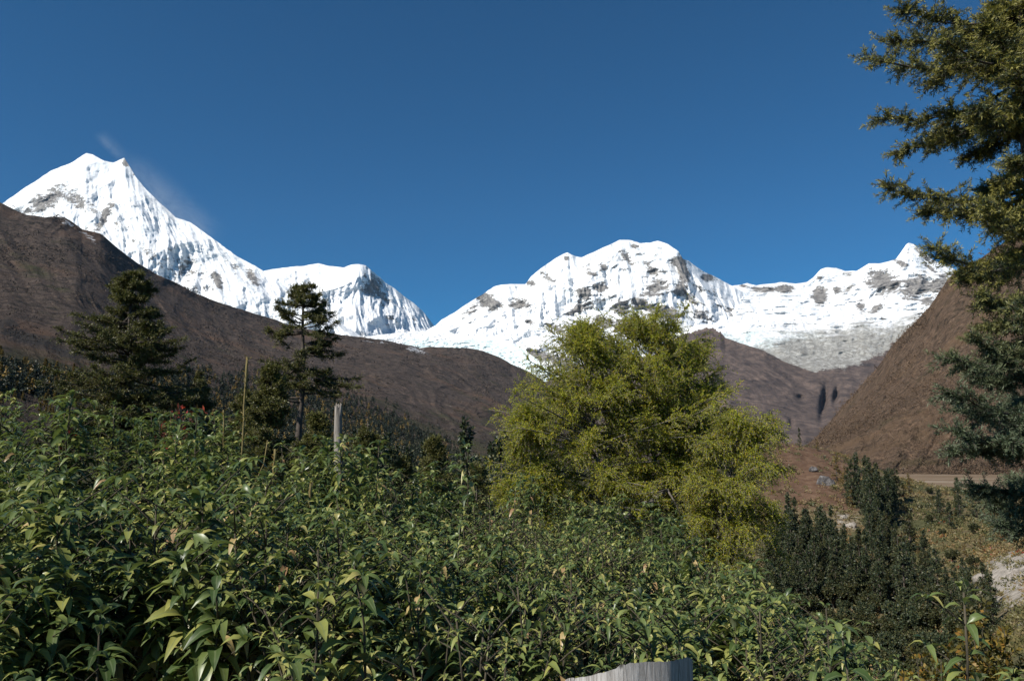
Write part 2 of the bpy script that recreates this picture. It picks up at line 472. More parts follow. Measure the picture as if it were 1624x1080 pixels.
s.att['scrub'] = np.zeros_like(s.X); s.att['ice'] = np.zeros_like(s.X); s.att['moraine'] = np.zeros_like(s.X)
s.build(M_MOUNT)

# right: cirque with the small pointed summit, hanging glacier and moraine
s = Sheet('snow_cirque', 1100, 1720, 480, 330, [
    [(1100, 700, 5600), (1300, 700, 5400), (1500, 690, 5200), (1720, 690, 5200)],
    [(1100, 600, 6400), (1250, 590, 6400), (1400, 600, 6200), (1500, 580, 6000), (1720, 580, 6000)],
    [(1100, 520, 7600), (1200, 515, 7600), (1300, 515, 7700), (1420, 510, 7400), (1500, 500, 7100), (1720, 520, 7000)],
    [(1100, 470, 8900), (1300, 470, 8900), (1380, 460, 8600), (1420, 455, 8300), (1500, 450, 8200), (1720, 500, 8000)],
    [(1100, 456, 9300), (1150, 455, 9300), (1172, 452, 9300), (1185, 449, 9300), (1200, 453, 9300), (1225, 450, 9300), (1240, 447, 9300), (1262, 450, 9300), (1280, 447, 9250), (1290, 439, 9200), (1302, 427, 9150), (1312, 424, 9150), (1325, 425, 9150), (1340, 430, 9150), (1358, 430, 9100),
     (1368, 424, 9000), (1378, 418, 8950), (1395, 418, 8900), (1410, 415, 8850), (1421, 411, 8850), (1430, 398, 8800), (1437, 388, 8800), (1441, 385, 8800), (1450, 388, 8800), (1460, 396, 8800), (1470, 404, 8800), (1482, 414, 8750), (1495, 420, 8700), (1512, 426, 8700), (1600, 470, 8600), (1720, 520, 8500)]],
    400, 800, 23, jag=2.2, flute=0.25, flute_px=30, slant=-0.06, back=1500, fine=0.2, base_keep=0.06, base_to=0.6)
RK = [(1300, 468, 15, 20, 10, .78), (1328, 460, 9, 9, 0, .7), (1405, 450, 38, 24, 5, .70), (1390, 438, 22, 16, 0, .64), (1452, 456, 34, 24, -30, .72), (1490, 450, 26, 18, -30, .72), (1365, 486, 9, 14, -20, .62), (1390, 490, 20, 9, -35, .55), (1470, 478, 16, 10, 0, .66), (1430, 418, 16, 5, 20, .72),
      (1460, 402, 26, 5, 42, .72), (1440, 400, 6, 10, 0, .5), (1475, 425, 22, 5, 35, .62), (1215, 459, 34, 6, 0, .75), (1240, 458, 24, 8, 0, .72), (1180, 454, 14, 4, 20, .6), (1345, 435, 14, 5, 0, .55), (1300, 440, 10, 6, -40, .55), (1400, 505, 8, 4, 0, .5), (1345, 460, 24, 6, -30, .5)]
s.att['rock'] = 1.18 * blobs(s.X, s.Y, RK) + 0.12 * fbm(s.P / 300, 4, 8)
nz = fbm(np.stack([s.X / 40 + s.Y / 50, s.Y / 22 - s.X / 90, s.X * 0], -1), 5, 31) * 26
sb = np.interp(s.X, [1100, 1160, 1190, 1215, 1262, 1327, 1369, 1392, 1424, 1450, 1520], [545, 556, 554, 545, 536, 526, 518, 522, 516, 511, 500])
s.att['moraine'] = smoothstep(-34, 44, s.Y - sb + nz * 0.9) * 1.15
s.att['ice'] = 0.62 * smoothstep(500, 545, s.Y + nz) * smoothstep(1400, 1300, s.X)
low = s.Y + nz * 0.7
edge = np.interp(s.X, [1100, 1200, 1290, 1340, 1400, 1440, 1500, 1600], [560, 568, 582, 574, 552, 520, 508, 500])
s.att['scrub'] = smoothstep(edge - 6, edge + 26, low) * 1.0
s.build(M_MOUNT)

# the icefall below the saddle
s = Sheet('glacier', 560, 960, 340, 150, [
    [(560, 720, 5000), (700, 720, 5000), (860, 720, 4900), (960, 720, 4900)],
    [(560, 590, 6500), (700, 610, 6300), (800, 630, 6000), (860, 640, 5600), (960, 660, 5400)],
    [(560, 548, 7800), (640, 550, 7700), (700, 552, 7600), (760, 560, 7300), (820, 575, 6900), (870, 600, 6200), (960, 650, 5800)],
    [(560, 535, 8300), (640, 527, 8300), (690, 523, 8250), (740, 533, 8000), (790, 537, 7800), (830, 552, 7300), (850, 570, 6800), (872, 588, 6500), (960, 640, 6000)]],
    190, 260, 33, jag=2.5, crest_amp=0.5, back=900, gain=0.75)
s.att['ice'] = smoothstep(528, 548, s.Y + fbm(s.P / 300, 4, 2) * 14) * np.where(s.X > 640, 1, 0.45)
s.att['rock'] = 0.12 * fbm(s.P / 160, 4, 5) + blobs(s.X, s.Y, [(800, 560, 30, 5, 10, .35), (640, 545, 40, 6, 15, .2)])
s.att['scrub'] = np.zeros_like(s.X); s.att['moraine'] = np.zeros_like(s.X)
s.build(M_MOUNT)

# dark brown spur under the massif
s = Sheet('mountain_spur', 820, 1460, 480, 260, [
    [(820, 780, 3600), (1100, 780, 3600), (1460, 780, 3600)],
    [(820, 700, 4100), (1000, 695, 4100), (1200, 690, 4100), (1330, 690, 4100), (1460, 690, 4000)],
    [(820, 640, 5000), (1000, 610, 5300), (1150, 600, 5300), (1330, 650, 4900), (1460, 690, 4600)],
    [(820, 620, 5600), (880, 600, 6000), (940, 570, 6200), (1000, 570, 6300), (1045, 560, 6400), (1062, 540, 6400), (1082, 522, 6400), (1105, 515, 6350), (1130, 514, 6250), (1142, 524, 6150), (1150, 536, 6050), (1180, 546, 5900), (1212, 556, 5800), (1240, 572, 5700), (1275, 585, 5600), (1300, 592, 5500),
     (1330, 604, 5400), (1350, 611, 5300), (1362, 622, 5200), (1400, 650, 5000), (1460, 690, 4800)]],
    190, 900, 41, jag=2.5, flute=0.35, flute_px=60, slant=0.25, back=700, crest_amp=0.3, aniso=(1, .45, .6), octv=5, fine=0.10, dents=[(1306, 642, 5, 22, 8, 230), (1326, 628, 4, 10, 10, 160), (1270, 632, 8, 5, 20, 120), (1255, 672, 4, 8, 0, 90), (1225, 660, 5, 8, 10, 70)])
tp = s.Y[-1]
s.att['rock'] = 0.1 + blobs(s.X, s.Y, [(1075, 545, 14, 20, 0, .25)])
s.att['scrub'] = smoothstep(-8, 6, s.Y - tp[None] + 6 * smoothstep(1130, 1170, s.X) - 9 * np.exp(-((s.X - 1100) / 50) ** 2) + 2.0 * fbm(np.stack([s.X / 5, s.Y / 24, s.X * 0], -1), 4, 3))
s.att['moraine'] = blobs(s.X, s.Y, [(1215, 575, 34, 2.5, 32, .6), (1285, 615, 3, 30, -25, .58), (1310, 640, 3, 20, -20, .5), (1130, 600, 2.5, 26, 20, .36), (1225, 692, 40, 4, 3, .9)]) - 0.1
s.att['ice'] = np.zeros_like(s.X)
s.build(M_MOUNT)
SPUR = s

# left: long brown hillside
M_LEFT = slope_mat('brown_scrub_slope', (0.040, 0.033, 0.030), (0.086, 0.066, 0.055), (0.140, 0.108, 0.086), (0.135, 0.086, 0.060), (0.080, 0.082, 0.042), 1.0)
s = Sheet('hillside', -160, 1010, 760, 330, [
    [(-160, 800, 330), (0, 800, 340), (300, 810, 380), (600, 815, 420), (800, 815, 500), (1010, 815, 600)],
    [(-160, 640, 560), (0, 650, 600), (200, 690, 700), (400, 720, 900), (600, 740, 1000), (780, 760, 1150), (900, 760, 1500), (1010, 770, 1800)],
    [(-160, 530, 1000), (0, 545, 1000), (200, 580, 1300), (400, 610, 1900), (600, 640, 2300), (800, 690, 2700), (900, 710, 3000), (1010, 750, 3200)],
    [(-160, 420, 1900), (0, 440, 1900), (120, 450, 2000), (300, 540, 2400), (420, 560, 2900), (600, 570, 3600), (700, 580, 4000), (800, 620, 4000), (900, 670, 4000), (1010, 740, 4000)],
    [(-160, 250, 2900), (-60, 290, 2900), (0, 321, 2900), (20, 331, 2900), (40, 340, 2900), (70, 345, 2900), (85, 343, 2950), (102, 344, 3000), (115, 352, 3000), (130, 364, 3000), (160, 371, 3050), (180, 388, 3100), (205, 408, 3150), (230, 424, 3250),
     (250, 436, 3300), (280, 449, 3400), (310, 465, 3500), (340, 477, 3600), (370, 487, 3700), (420, 502, 3900), (450, 512, 4000), (480, 520, 4100), (510, 526, 4200), (540, 531, 4300), (570, 534, 4400), (600, 538, 4500),
     (630, 544, 4600), (650, 548, 4700), (665, 552, 4750), (685, 550, 4800), (700, 551, 4850), (740, 552, 4900), (765, 556, 4950), (790, 566, 5000), (812, 577, 5000), (830, 585, 5000), (860, 602, 5000), (890, 630, 4900), (930, 670, 4800), (1010, 735, 4600)]],
    150, 600, 52, jag=2.5, flute=0.7, flute_px=60, slant=0.16, back=900, crest_amp=0.3, aniso=(1, .22, .5), octv=4, base_keep=0.3, fine=0.12, near_damp=2600)
s.att['snow'] = blobs(s.X, s.Y, [(105, 354, 26, 9, 35, .58), (140, 376, 34, 9, 38, .55), (20, 345, 30, 6, 30, .4), (180, 399, 26, 6, 40, .42), (660, 555, 30, 8, 15, .6), (600, 543, 60, 4, 5, .5)])
s.att['crag'] = blobs(s.X, s.Y, [(40, 535, 70, 16, 18, .72), (100, 558, 40, 12, 22, .68), (10, 512, 36, 16, 0, .66), (220, 425, 20, 10, 40, .2)])
s.att['scar'] = blobs(s.X, s.Y, [(70, 435, 18, 4, 40, .16), (714, 643, 10, 2, 10, .3), (750, 585, 30, 3, 5, .16), (20, 510, 40, 3, 15, .2), (120, 560, 20, 3, 15, .15)])
s.att['green'] = smoothstep(610, 760, s.Y + s.X * 0.0) * smoothstep(900, 700, s.X) * 0.9 + blobs(s.X, s.Y, [(80, 590, 160, 26, 10, .8), (60, 430, 70, 12, 35, .5), (330, 600, 90, 40, 20, .25)])
s.build(M_LEFT)
LEFT = s

# right: steep brown hillside and its fans
M_RIGHT = slope_mat('tawny_grass_slope', (0.050, 0.036, 0.027), (0.118, 0.080, 0.054), (0.215, 0.150, 0.102), (0.150, 0.098, 0.060), (0.115, 0.092, 0.050), 1.5, (0.34, 0.30, 0.25))
s = Sheet('steep_slope', 1270, 1960, 480, 330, [
    [(1270, 770, 1150), (1450, 770, 1150), (1624, 764, 1150), (1960, 760, 1100)],
    [(1270, 742, 1300), (1400, 742, 1300), (1500, 744, 1260), (1624, 742, 1220), (1960, 730, 1150)],
    [(1270, 722, 1800), (1320, 700, 1650), (1400, 670, 1500), (1500, 640, 1400), (1624, 620, 1300), (1960, 560, 1150)],
    [(1270, 715, 2300), (1320, 685, 2200), (1400, 620, 1950), (1480, 560, 1800), (1560, 500, 1700), (1624, 470, 1600), (1960, 330, 1400)],
    [(1270, 718, 2700), (1295, 702, 2650), (1303, 690, 2650), (1312, 678, 2600), (1335, 645, 2550), (1352, 628, 2500), (1372, 604, 2450), (1392, 582, 2400), (1402, 568, 2350), (1415, 548, 2300), (1432, 530, 2250), (1450, 512, 2200), (1468, 493, 2150), (1476, 484, 2130), (1490, 462, 2100), (1504, 442, 2080), (1520, 426, 2050), (1545, 416, 2000),
     (1570, 400, 1950), (1600, 380, 1900), (1624, 364, 1850), (1700, 310, 1800), (1960, 160, 1700)]],
    62, 300, 61, jag=2.5, flute=0.8, flute_px=46, slant=-0.16, back=600, crest_amp=0.4, aniso=(1, .4, .6), octv=5, base_keep=0.1)
s.att['snow'] = np.zeros_like(s.X)
s.att['crag'] = blobs(s.X, s.Y, [(1495, 600, 30, 18, -30, .22), (1420, 600, 14, 10, -40, .2), (1520, 500, 40, 16, -40, .12)])
s.att['scar'] = blobs(s.X, s.Y, [(1380, 690, 16, 6, -30, .2), (1470, 745, 100, 5, 0, .22), (1345, 697, 16, 5, -30, .14), (1490, 670, 50, 14, 20, .06)])
s.att['green'] = blobs(s.X, s.Y, [(1480, 735, 80, 8, 0, .4)])
s.build(M_RIGHT)
RIGHT = s

# ------------------------------------------------------------------ valley ground, one polar sheet
GA = np.arctan((np.array([-600, 0, 400, 812, 1066, 1250, 1345, 1450, 1624, 2000.]) - 812) / F)
GR = np.array([0, 3, 6, 10, 20, 40, 80, 120, 200, 260, 320, 380, 460, 600, 1100, 3200.])
GZ = np.array([
    # -600    0    400   812  1066  1250  1345  1450  1624  2000
    [0.0, 0.0, 0.0, 0.0, 0.0, 0.0, 0.0, 0.0, 0.0, 0.0],
    [0.0, 0.0, 0.0, 0.0, 0.0, 0.0, -.1, -.2, -.2, 0.0],
    [0.0, 0.0, 0.0, -.2, -.4, -.8, -1.0, -1.1, -.9, -.2],
    [-.1, -.1, -.2, -.6, -1.1, -2.3, -2.8, -3.0, -2.5, -1],
    [-.6, -.8, -1., -1.4, -2.5, -6.5, -7.2, -7.0, -6.0, -3],
    [-2., -2.5, -3, -4.5, -9., -13., -13.5, -13., -10., -6],
    [-4., -5., -7., -13., -19., -22., -23., -22., -14.5, -9],
    [-5., -6., -9., -18., -26., -29., -30., -27., -13.0, -10],
    [-7., -8., -11, -22., -30., -30., -29., -24., -15.5, -12],
    [-8., -9., -12, -22., -26., -20., -20., -18.5, -16.5, -13],
    [-9., -10, -13, -18., -19., -7., -8.5, -15.0, -17.0, -14],
    [-9., -11, -13, -14., -2.0, 12.5, 1.5, -15.5, -17.5, -14],
    [-9., -11, -14, -15., -6., 11.0, -6., -20., -20., -16],
    [-10, -12, -16, -26., -28., -28., -28., -28., -28., -28],
    [-14, -16, -22, -28., -28., -28., -28., -28., -28., -28],
    [-30, -30, -30, -30., -30., -30., -30., -30., -30., -30]])
_GT = np.linspace(GA[0], GA[-1], 160)
_GL = np.linspace(math.log(0.5), math.log(3200), 260)
_rows = np.array([np.interp(_GT, GA, r) for r in GZ])
_tab = np.array([np.interp(np.exp(_GL), GR, _rows[:, j]) for j in range(160)]).T
for _ in range(2):
    _tab = smooth1(smooth1(_tab, 5, 0), 9, 1)
def ground_z(x, y):
    x = np.asarray(x, float); y = np.asarray(y, float)
    r = np.hypot(x, y); th = np.arctan2(x, y)
    th = np.clip(th, GA[0], GA[-1])
    # the table is by forward distance: y = r cos(th)
    d = np.clip(r * np.cos(th), 0.5, 3200)
    fi = np.clip((np.log(d) - _GL[0]) / (_GL[1] - _GL[0]), 0, 258.999); fj = np.clip((th - _GT[0]) / (_GT[1] - _GT[0]), 0, 158.999)
    i = fi.astype(int); j = fj.astype(int); u = fi - i; v = fj - j
    z = (_tab[i, j] * (1 - u) * (1 - v) + _tab[i + 1, j] * u * (1 - v) + _tab[i, j + 1] * (1 - u) * v + _tab[i + 1, j + 1] * u * v)
    p = np.stack([x, y, np.zeros_like(x)], -1)
    z = z + fbm(p / 45.0, 4, 77) * np.clip((r - 40) / 200, 0, 1) * 2.6 * np.clip(1.5 - r / 700, 0.1, 1) + fbm(p / 1.7, 3, 78) * 0.06
    kn = ridged(p / 30.0, 4, 91) - 0.6
    z = z + kn * 5.0 * np.exp(-((r - 350) / 80) ** 2) * np.clip((th - 0.25) / 0.1, 0, 1)
    return z

def ground_mat():
    t = NT('valley_ground')
    fine = t.noise(0.9, 8, 0.72)
    big = t.noise(0.035, 6, 0.65)
    soil = t.ramp(fine, [(0.32, (0.060, 0.046, 0.026)), (0.5, (0.130, 0.100, 0.056)), (0.7, (0.21, 0.17, 0.10))])
    c = t.mix(t.rng(big, 0.47, 0.6, 0, 0.9), soil, t.ramp(fine, [(0.35, (0.035, 0.042, 0.018)), (0.65, (0.095, 0.095, 0.045))]))
    rust = t.ramp(t.noise(0.25, 6, 0.75), [(0.3, (0.060, 0.036, 0.024)), (0.5, (0.115, 0.070, 0.046)), (0.7, (0.17, 0.115, 0.075))])
    c = t.mix(t.rng(t.math('ADD', t.attr('rust'), t.math('SUBTRACT', big, 0.5)), 0.4, 0.6), c, rust)
    mead = t.ramp(t.noise(0.03, 8, 0.7, sc3=(0.25, 1, 1)), [(0.35, (0.12, 0.085, 0.055)), (0.55, (0.19, 0.14, 0.095)), (0.68, (0.30, 0.26, 0.20))])
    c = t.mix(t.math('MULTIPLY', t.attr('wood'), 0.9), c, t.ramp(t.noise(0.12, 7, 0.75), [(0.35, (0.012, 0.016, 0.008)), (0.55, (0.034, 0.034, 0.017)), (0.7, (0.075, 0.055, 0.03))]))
    c = t.mix(t.attr('meadow'), c, mead)
    pale = t.ramp(t.noise(0.6, 8, 0.8), [(0.3, (0.10, 0.09, 0.075)), (0.6, (0.40, 0.36, 0.31))])
    c = t.mix(t.rng(t.math('ADD', t.attr('scree'), t.math('MULTIPLY', t.math('SUBTRACT', t.noise(0.22, 8, 0.8), 0.5), 2.2)), 0.4, 0.7), c, pale)
    nb = t.bump(fine, 0.8, 0.25)
    return t.done(t.bsdf(c, 0.95, 0.05, nb))
M_GROUND = ground_mat()
def build_ground():
    nth, nr = 560, 330
    # fine in front, coarse behind the camera
    th = np.concatenate([np.linspace(-math.pi, -0.75, 60)[:-1], np.linspace(-0.75, 0.85, nth), np.linspace(0.85, math.pi, 60)[1:]])
    rr = np.concatenate([[0.02], np.geomspace(0.4, 3400, nr)])
    R, T = np.meshgrid(rr, th, indexing='ij')
    X, Y = R * np.sin(T), R * np.cos(T)
    Z = ground_z(X, Y)
    px, py = to_px(np.stack([X, np.maximum(Y, 0.3), Z], -1))
    px = np.where(Y > 0.3, px, -999)
    mb = MB()
    n0, n1 = X.shape
    i = np.arange(n0 * n1).reshape(n0, n1)
    q = np.stack([i[:-1, :-1], i[:-1, 1:], i[1:, 1:], i[1:, :-1]], -1).reshape(-1, 4)[:, ::-1]
    rust = smoothstep(250, 320, R) * smoothstep(560, 480, R) * smoothstep(0.27, 0.3, T) * smoothstep(0.44, 0.38, T) * 0.9 + 0.1 * smoothstep(380, 420, R) * smoothstep(560, 480, R)
    mead = smoothstep(480, 560, R) * smoothstep(0.22, 0.30, T)
    scree = (np.exp(-(((T - 0.528) / 0.022) ** 2 + ((R - 160) / 34) ** 2)) * 0.95 + np.exp(-(((T - 0.565) / 0.025) ** 2 + ((R - 138) / 40) ** 2)) * 0.95
             + np.exp(-(((T - 0.385) / 0.03) ** 2 + ((R - 285) / 32) ** 2)) * 0.5)
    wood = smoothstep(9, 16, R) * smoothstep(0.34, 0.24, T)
    mb.add(np.stack([X, Y, Z], -1).reshape(-1, 3), quads=q, wood=wood.ravel(), rust=rust.ravel(), meadow=mead.ravel(), scree=scree.ravel())
    o = mb.build('ground', M_GROUND, smooth=True)
    tag(o, kind='structure')
build_ground()
#SECTION PLANTS
# ------------------------------------------------------------------ plant building blocks
def tube(points, radii, sides=8, rng=None, rough=0.0):
    p = np.asarray(points, float); k = len(p); r = np.broadcast_to(np.asarray(radii, float), (k,))
    tg = nrm(np.gradient(p, axis=0))
    ref = np.array([1.0, 0.0, 0.0]) if abs(tg[0][0]) < 0.8 else np.array([0, 1.0, 0])
    a = nrm(np.cross(tg, ref)); b = np.cross(tg, a)
    an = np.linspace(0, 2 * math.pi, sides, endpoint=False)
    rr = np.broadcast_to(r[:, None], (k, sides))
    if rough and rng is not None: rr = rr * (1 + rough * rng.uniform(-1, 1, (k, sides)))
    v = p[:, None] + (a[:, None] * np.cos(an)[None, :, None] + b[:, None] * np.sin(an)[None, :, None]) * rr[..., None]
    i = np.arange(k * sides).reshape(k, sides)
    q = np.stack([i[:-1], np.roll(i[:-1], -1, 1), np.roll(i[1:], -1, 1), i[1:]], -1).reshape(-1, 4)
    v = v.reshape(-1, 3)
    top = np.stack([np.full(sides, len(v)), i[-1], np.roll(i[-1], -1)], -1)
    bot = np.stack([np.full(sides, len(v) + 1), np.roll(i[0], -1), i[0]], -1)
    v = np.concatenate([v, p[-1:], p[:1]])
    return v, q, np.concatenate([top, bot])

def sticks(A, B, ra, rb, sides=3):
    """thin tapered prisms, one per segment"""
    n = len(A); ax = nrm(B - A)
    ref = np.where(np.abs(ax[:, 2:3]) < 0.9, [[0, 0, 1.0]], [[1.0, 0, 0]])
    a = nrm(np.cross(ax, ref)); b = np.cross(ax, a)
    ra = np.broadcast_to(ra, (n,)); rb = np.broadcast_to(rb, (n,))
    vs = []
    for P, r in ((A, ra), (B, rb)):
        for k in range(sides):
            t = 2 * math.pi * k / sides
            vs.append(P + (a * math.cos(t) + b * math.sin(t)) * r[:, None])
    v = np.stack(vs, 1)
    base = (np.arange(n) * 2 * sides)[:, None]
    q = np.concatenate([base + np.array([[k, (k + 1) % sides, sides + (k + 1) % sides, sides + k]]) for k in range(sides)])
    return v.reshape(-1, 3), q

def sprout(A, B, n, lmin, lmax, ang, flat, droop, rng, scale=None, t0=0.0, jit=0.25):
    """n side shoots along each segment, each bent once: returns segments and their position along the shoot"""
    idx = np.repeat(np.arange(len(A)), n)
    t = t0 + (1 - t0) * rng.random(len(idx))
    P = A[idx] + (B - A)[idx] * t[:, None]
    ax = nrm((B - A)[idx])
    h = nrm(np.cross(ax, [0, 0, 1.0]) + 1e-6)
    sg = np.where(rng.random(len(idx)) < 0.5, -1.0, 1.0)[:, None]
    rnd = rng.normal(size=(len(idx), 3))
    perp = h * sg * flat + rnd * (1 - flat) * 0.8
    perp = nrm(perp - ax * np.sum(perp * ax, -1, keepdims=True))
    a = (ang + rng.normal(0, jit, len(idx)))[:, None]
    d = ax * np.cos(a) + perp * np.sin(a)
    L = rng.uniform(lmin, lmax, len(idx))
    if scale is not None: L = L * scale[idx]
    L = L[:, None]
    M = P + d * L * 0.5
    d2 = nrm(d + np.array([0, 0, -1.0]) * droop)
    E = M + d2 * L * 0.5
    return np.concatenate([P, M]), np.concatenate([M, E]), np.concatenate([np.zeros(len(P)), np.ones(len(P))])

def blades(A, B, dens, L, w, ang, rng, tip=None, flat=0.0, jl=0.3):
    """needles: a slim diamond each, set round the segments"""
    ln = np.linalg.norm(B - A, axis=1)
    cnt = np.floor(ln * dens + rng.random(len(A))).astype(int)
    idx = np.repeat(np.arange(len(A)), cnt)
    n = len(idx)
    t = rng.random(n)
    P = A[idx] + (B - A)[idx] * t[:, None]
    ax = nrm((B - A)[idx])
    rnd = rng.normal(size=(n, 3)) + np.array([0, 0, 0.35])
    if flat: rnd[:, 2] *= (1 - flat)
    perp = nrm(rnd - ax * np.sum(rnd * ax, -1, keepdims=True))
    a = (ang + rng.normal(0, 0.18, n))[:, None]
    d = ax * np.cos(a) + perp * np.sin(a)
    side = nrm(np.cross(d, rng.normal(size=(n, 3))))
    LL = (L * rng.uniform(1 - jl, 1 + jl, n))[:, None]
    v = np.stack([P, P + d * LL * 0.5 + side * w / 2, P + d * LL, P + d * LL * 0.5 - side * w / 2], 1)
    q = np.arange(n * 4).reshape(n, 4)
    r = rng.random(n)
    tp = np.zeros(n) if tip is None else (tip[idx] * (0.4 + 0.6 * t))
    return v.reshape(-1, 3), q, np.repeat(r, 4), np.repeat(tp, 4)

def branch_curve(root, az, L, rise, droop, tip, k, rng, wob=0.05):
    s = np.linspace(0, 1, k)
    r = L * s
    z = L * (math.tan(rise) * s - droop * s ** 2 + tip * s ** 3)
    w = np.cumsum(rng.normal(0, wob * L / k, k)); w[0] = 0
    x = math.sin(az) * r + math.cos(az) * w; y = math.cos(az) * r - math.sin(az) * w
    return np.stack([root[0] + x, root[1] + y, root[2] + z], -1)

def make_tree(name, loc, mats, rng, trunk, trunk_r, branches, sec, ter, needle, limb_r=0.02, sides=8, label=None, cat='tree', group=None, extra=None):
    """tree > trunk, crown.  branches: list of polylines; sec/ter: dicts for side shoots; needle: dict.  Coordinates are local to loc."""
    root = empty(name, loc)
    tag(root, label, cat, group)
    tb = MB()
    v, q, t3 = tube(trunk, trunk_r, sides, rng, 0.08); tb.add(v, q, t3)
    SA, SB, SS = [], [], []
    for br, sc in branches:
        k = len(br); L = np.linalg.norm(br[-1] - br[0])
        r0 = max(limb_r * min(1, L / 2.0), 0.004)
        v, q, t3 = tube(br, np.linspace(r0, r0 * 0.25, k), 5); tb.add(v, q, t3)
        SA.append(br[:-1]); SB.append(br[1:])
        s = (np.arange(k - 1) + 0.5) / (k - 1)
        SS.append(np.stack([np.full(k - 1, L), s, np.full(k - 1, sc)], -1))
    A = np.concatenate(SA); B = np.concatenate(SB); S = np.concatenate(SS)
    keep = S[:, 1] > sec.get('from', 0.2)
    A1, B1 = A[keep], B[keep]; S1 = S[keep]
    prof = (1.08 - S1[:, 1]) * S1[:, 0] ** 0.6 * S1[:, 2]
    A2, B2, T2 = sprout(A1, B1, sec['n'], sec['l'][0], sec['l'][1], sec.get('ang', 0.9), sec.get('flat', 0.8), sec.get('droop', 0.2), rng, prof)
    cb = MB()
    v, q = sticks(A2, B2, sec.get('r', 0.006), sec.get('r', 0.006) * 0.6); cb.add(v, q, mat=1)
    NA, NB, NT_ = [A2, B1 * 0 + A1][0:1], [B2], [T2]
    outer = keep & (S[:, 1] > 0.6)
    NA.append(A[outer]); NB.append(B[outer]); NT_.append(S[outer][:, 1])
    if ter:
        A3, B3, T3 = sprout(A2, B2, ter['n'], ter['l'][0], ter['l'][1], ter.get('ang', 0.8), ter.get('flat', 0.7), ter.get('droop', 0.1), rng)
        v, q = sticks(A3, B3, ter.get('r', 0.003), ter.get('r', 0.003) * 0.6); cb.add(v, q, mat=1)
        NA.append(A3); NB.append(B3); NT_.append(T3)
    NA = np.concatenate(NA); NB = np.concatenate(NB); NT_ = np.concatenate(NT_)
    v, q, r, tp = blades(NA, NB, needle['dens'], needle['L'], needle['w'], needle.get('ang', 0.9), rng, NT_, needle.get('flat', 0.0))
    cb.add(v, q, rnd=r, tip=tp)
    if extra: extra(tb, cb)
    tb.build('trunk', mats[0], root, smooth=True)
    cb.build('crown', [mats[1], mats[0]], root)
    return root

def whorl_branches(rng, h, t_list, env, rise, droop, tip, k=7, asym=None, jit=0.15):
    out = []
    for t in t_list:
        az = rng.uniform(0, 2 * math.pi)
        L = env(t) * rng.uniform(1 - 2 * jit, 1 + jit)
        if asym: L *= asym(az, t)
        if L < 0.08: continue
        rs = rise(t) if callable(rise) else rise
        out.append((branch_curve((0, 0, h * t), az, L, rs + rng.normal(0, 0.1), droop, tip, k, rng), 1.0))
    return out

M_BARK = bark_mat('conifer_bark', (0.035, 0.028, 0.022), (0.12, 0.10, 0.085))
M_BARKGREY = bark_mat('larch_bark', (0.07, 0.06, 0.052), (0.24, 0.215, 0.19))
M_FIR = foliage_mat('fir_needles', [(0.0, (0.020, 0.032, 0.013)), (0.6, (0.058, 0.075, 0.022)), (0.9, (0.115, 0.112, 0.03)), (1.0, (0.16, 0.105, 0.035))], tip=(0.13, 0.125, 0.034), trans=0.2, rough=0.45)
M_SPRUCE = foliage_mat('spruce_needles', [(0.0, (0.018, 0.030, 0.016)), (0.55, (0.045, 0.066, 0.030)), (0.85, (0.075, 0.100, 0.055)), (1.0, (0.14, 0.18, 0.13))], tip=(0.25, 0.225, 0.05), trans=0.16, rough=0.5, spec=0.3, low=(3.0, 4.2, (0.115, 0.140, 0.080)))
M_LARCH = foliage_mat('larch_needles', [(0.0, (0.18, 0.215, 0.018)), (0.5, (0.31, 0.345, 0.026)), (0.85, (0.47, 0.44, 0.034)), (1.0, (0.52, 0.34, 0.03))], trans=0.42, rough=0.5, tcol=(1.15, 1.15, 0.5))
M_DARKCON = foliage_mat('forest_needles', [(0.0, (0.016, 0.028, 0.016)), (0.5, (0.036, 0.052, 0.026)), (0.85, (0.075, 0.085, 0.035)), (1.0, (0.12, 0.11, 0.04))], trans=0.12)
M_GOLDCON = foliage_mat('golden_needles', [(0.0, (0.09, 0.062, 0.02)), (0.6, (0.17, 0.115, 0.032)), (1.0, (0.24, 0.17, 0.045))], trans=0.25)
M_OLIVE = foliage_mat('olive_leaves', [(0.0, (0.020, 0.028, 0.012)), (0.6, (0.050, 0.056, 0.022)), (0.92, (0.085, 0.085, 0.032)), (1.0, (0.12, 0.085, 0.035))], trans=0.12)

# ------------------------------------------------------------------ the two firs standing on the left
def env_pts(pts):
    p = np.array(pts, float)
    return lambda t: float(np.interp(t, p[:, 0], p[:, 1]))

def place(px, py_top, D):
    """ground point under a pixel column at distance D and the height up to py_top"""
    p = at(px, py_top, D); z = float(ground_z(p[0], p[1]))
    return np.array([p[0], p[1], z]), float(p[2] - z)

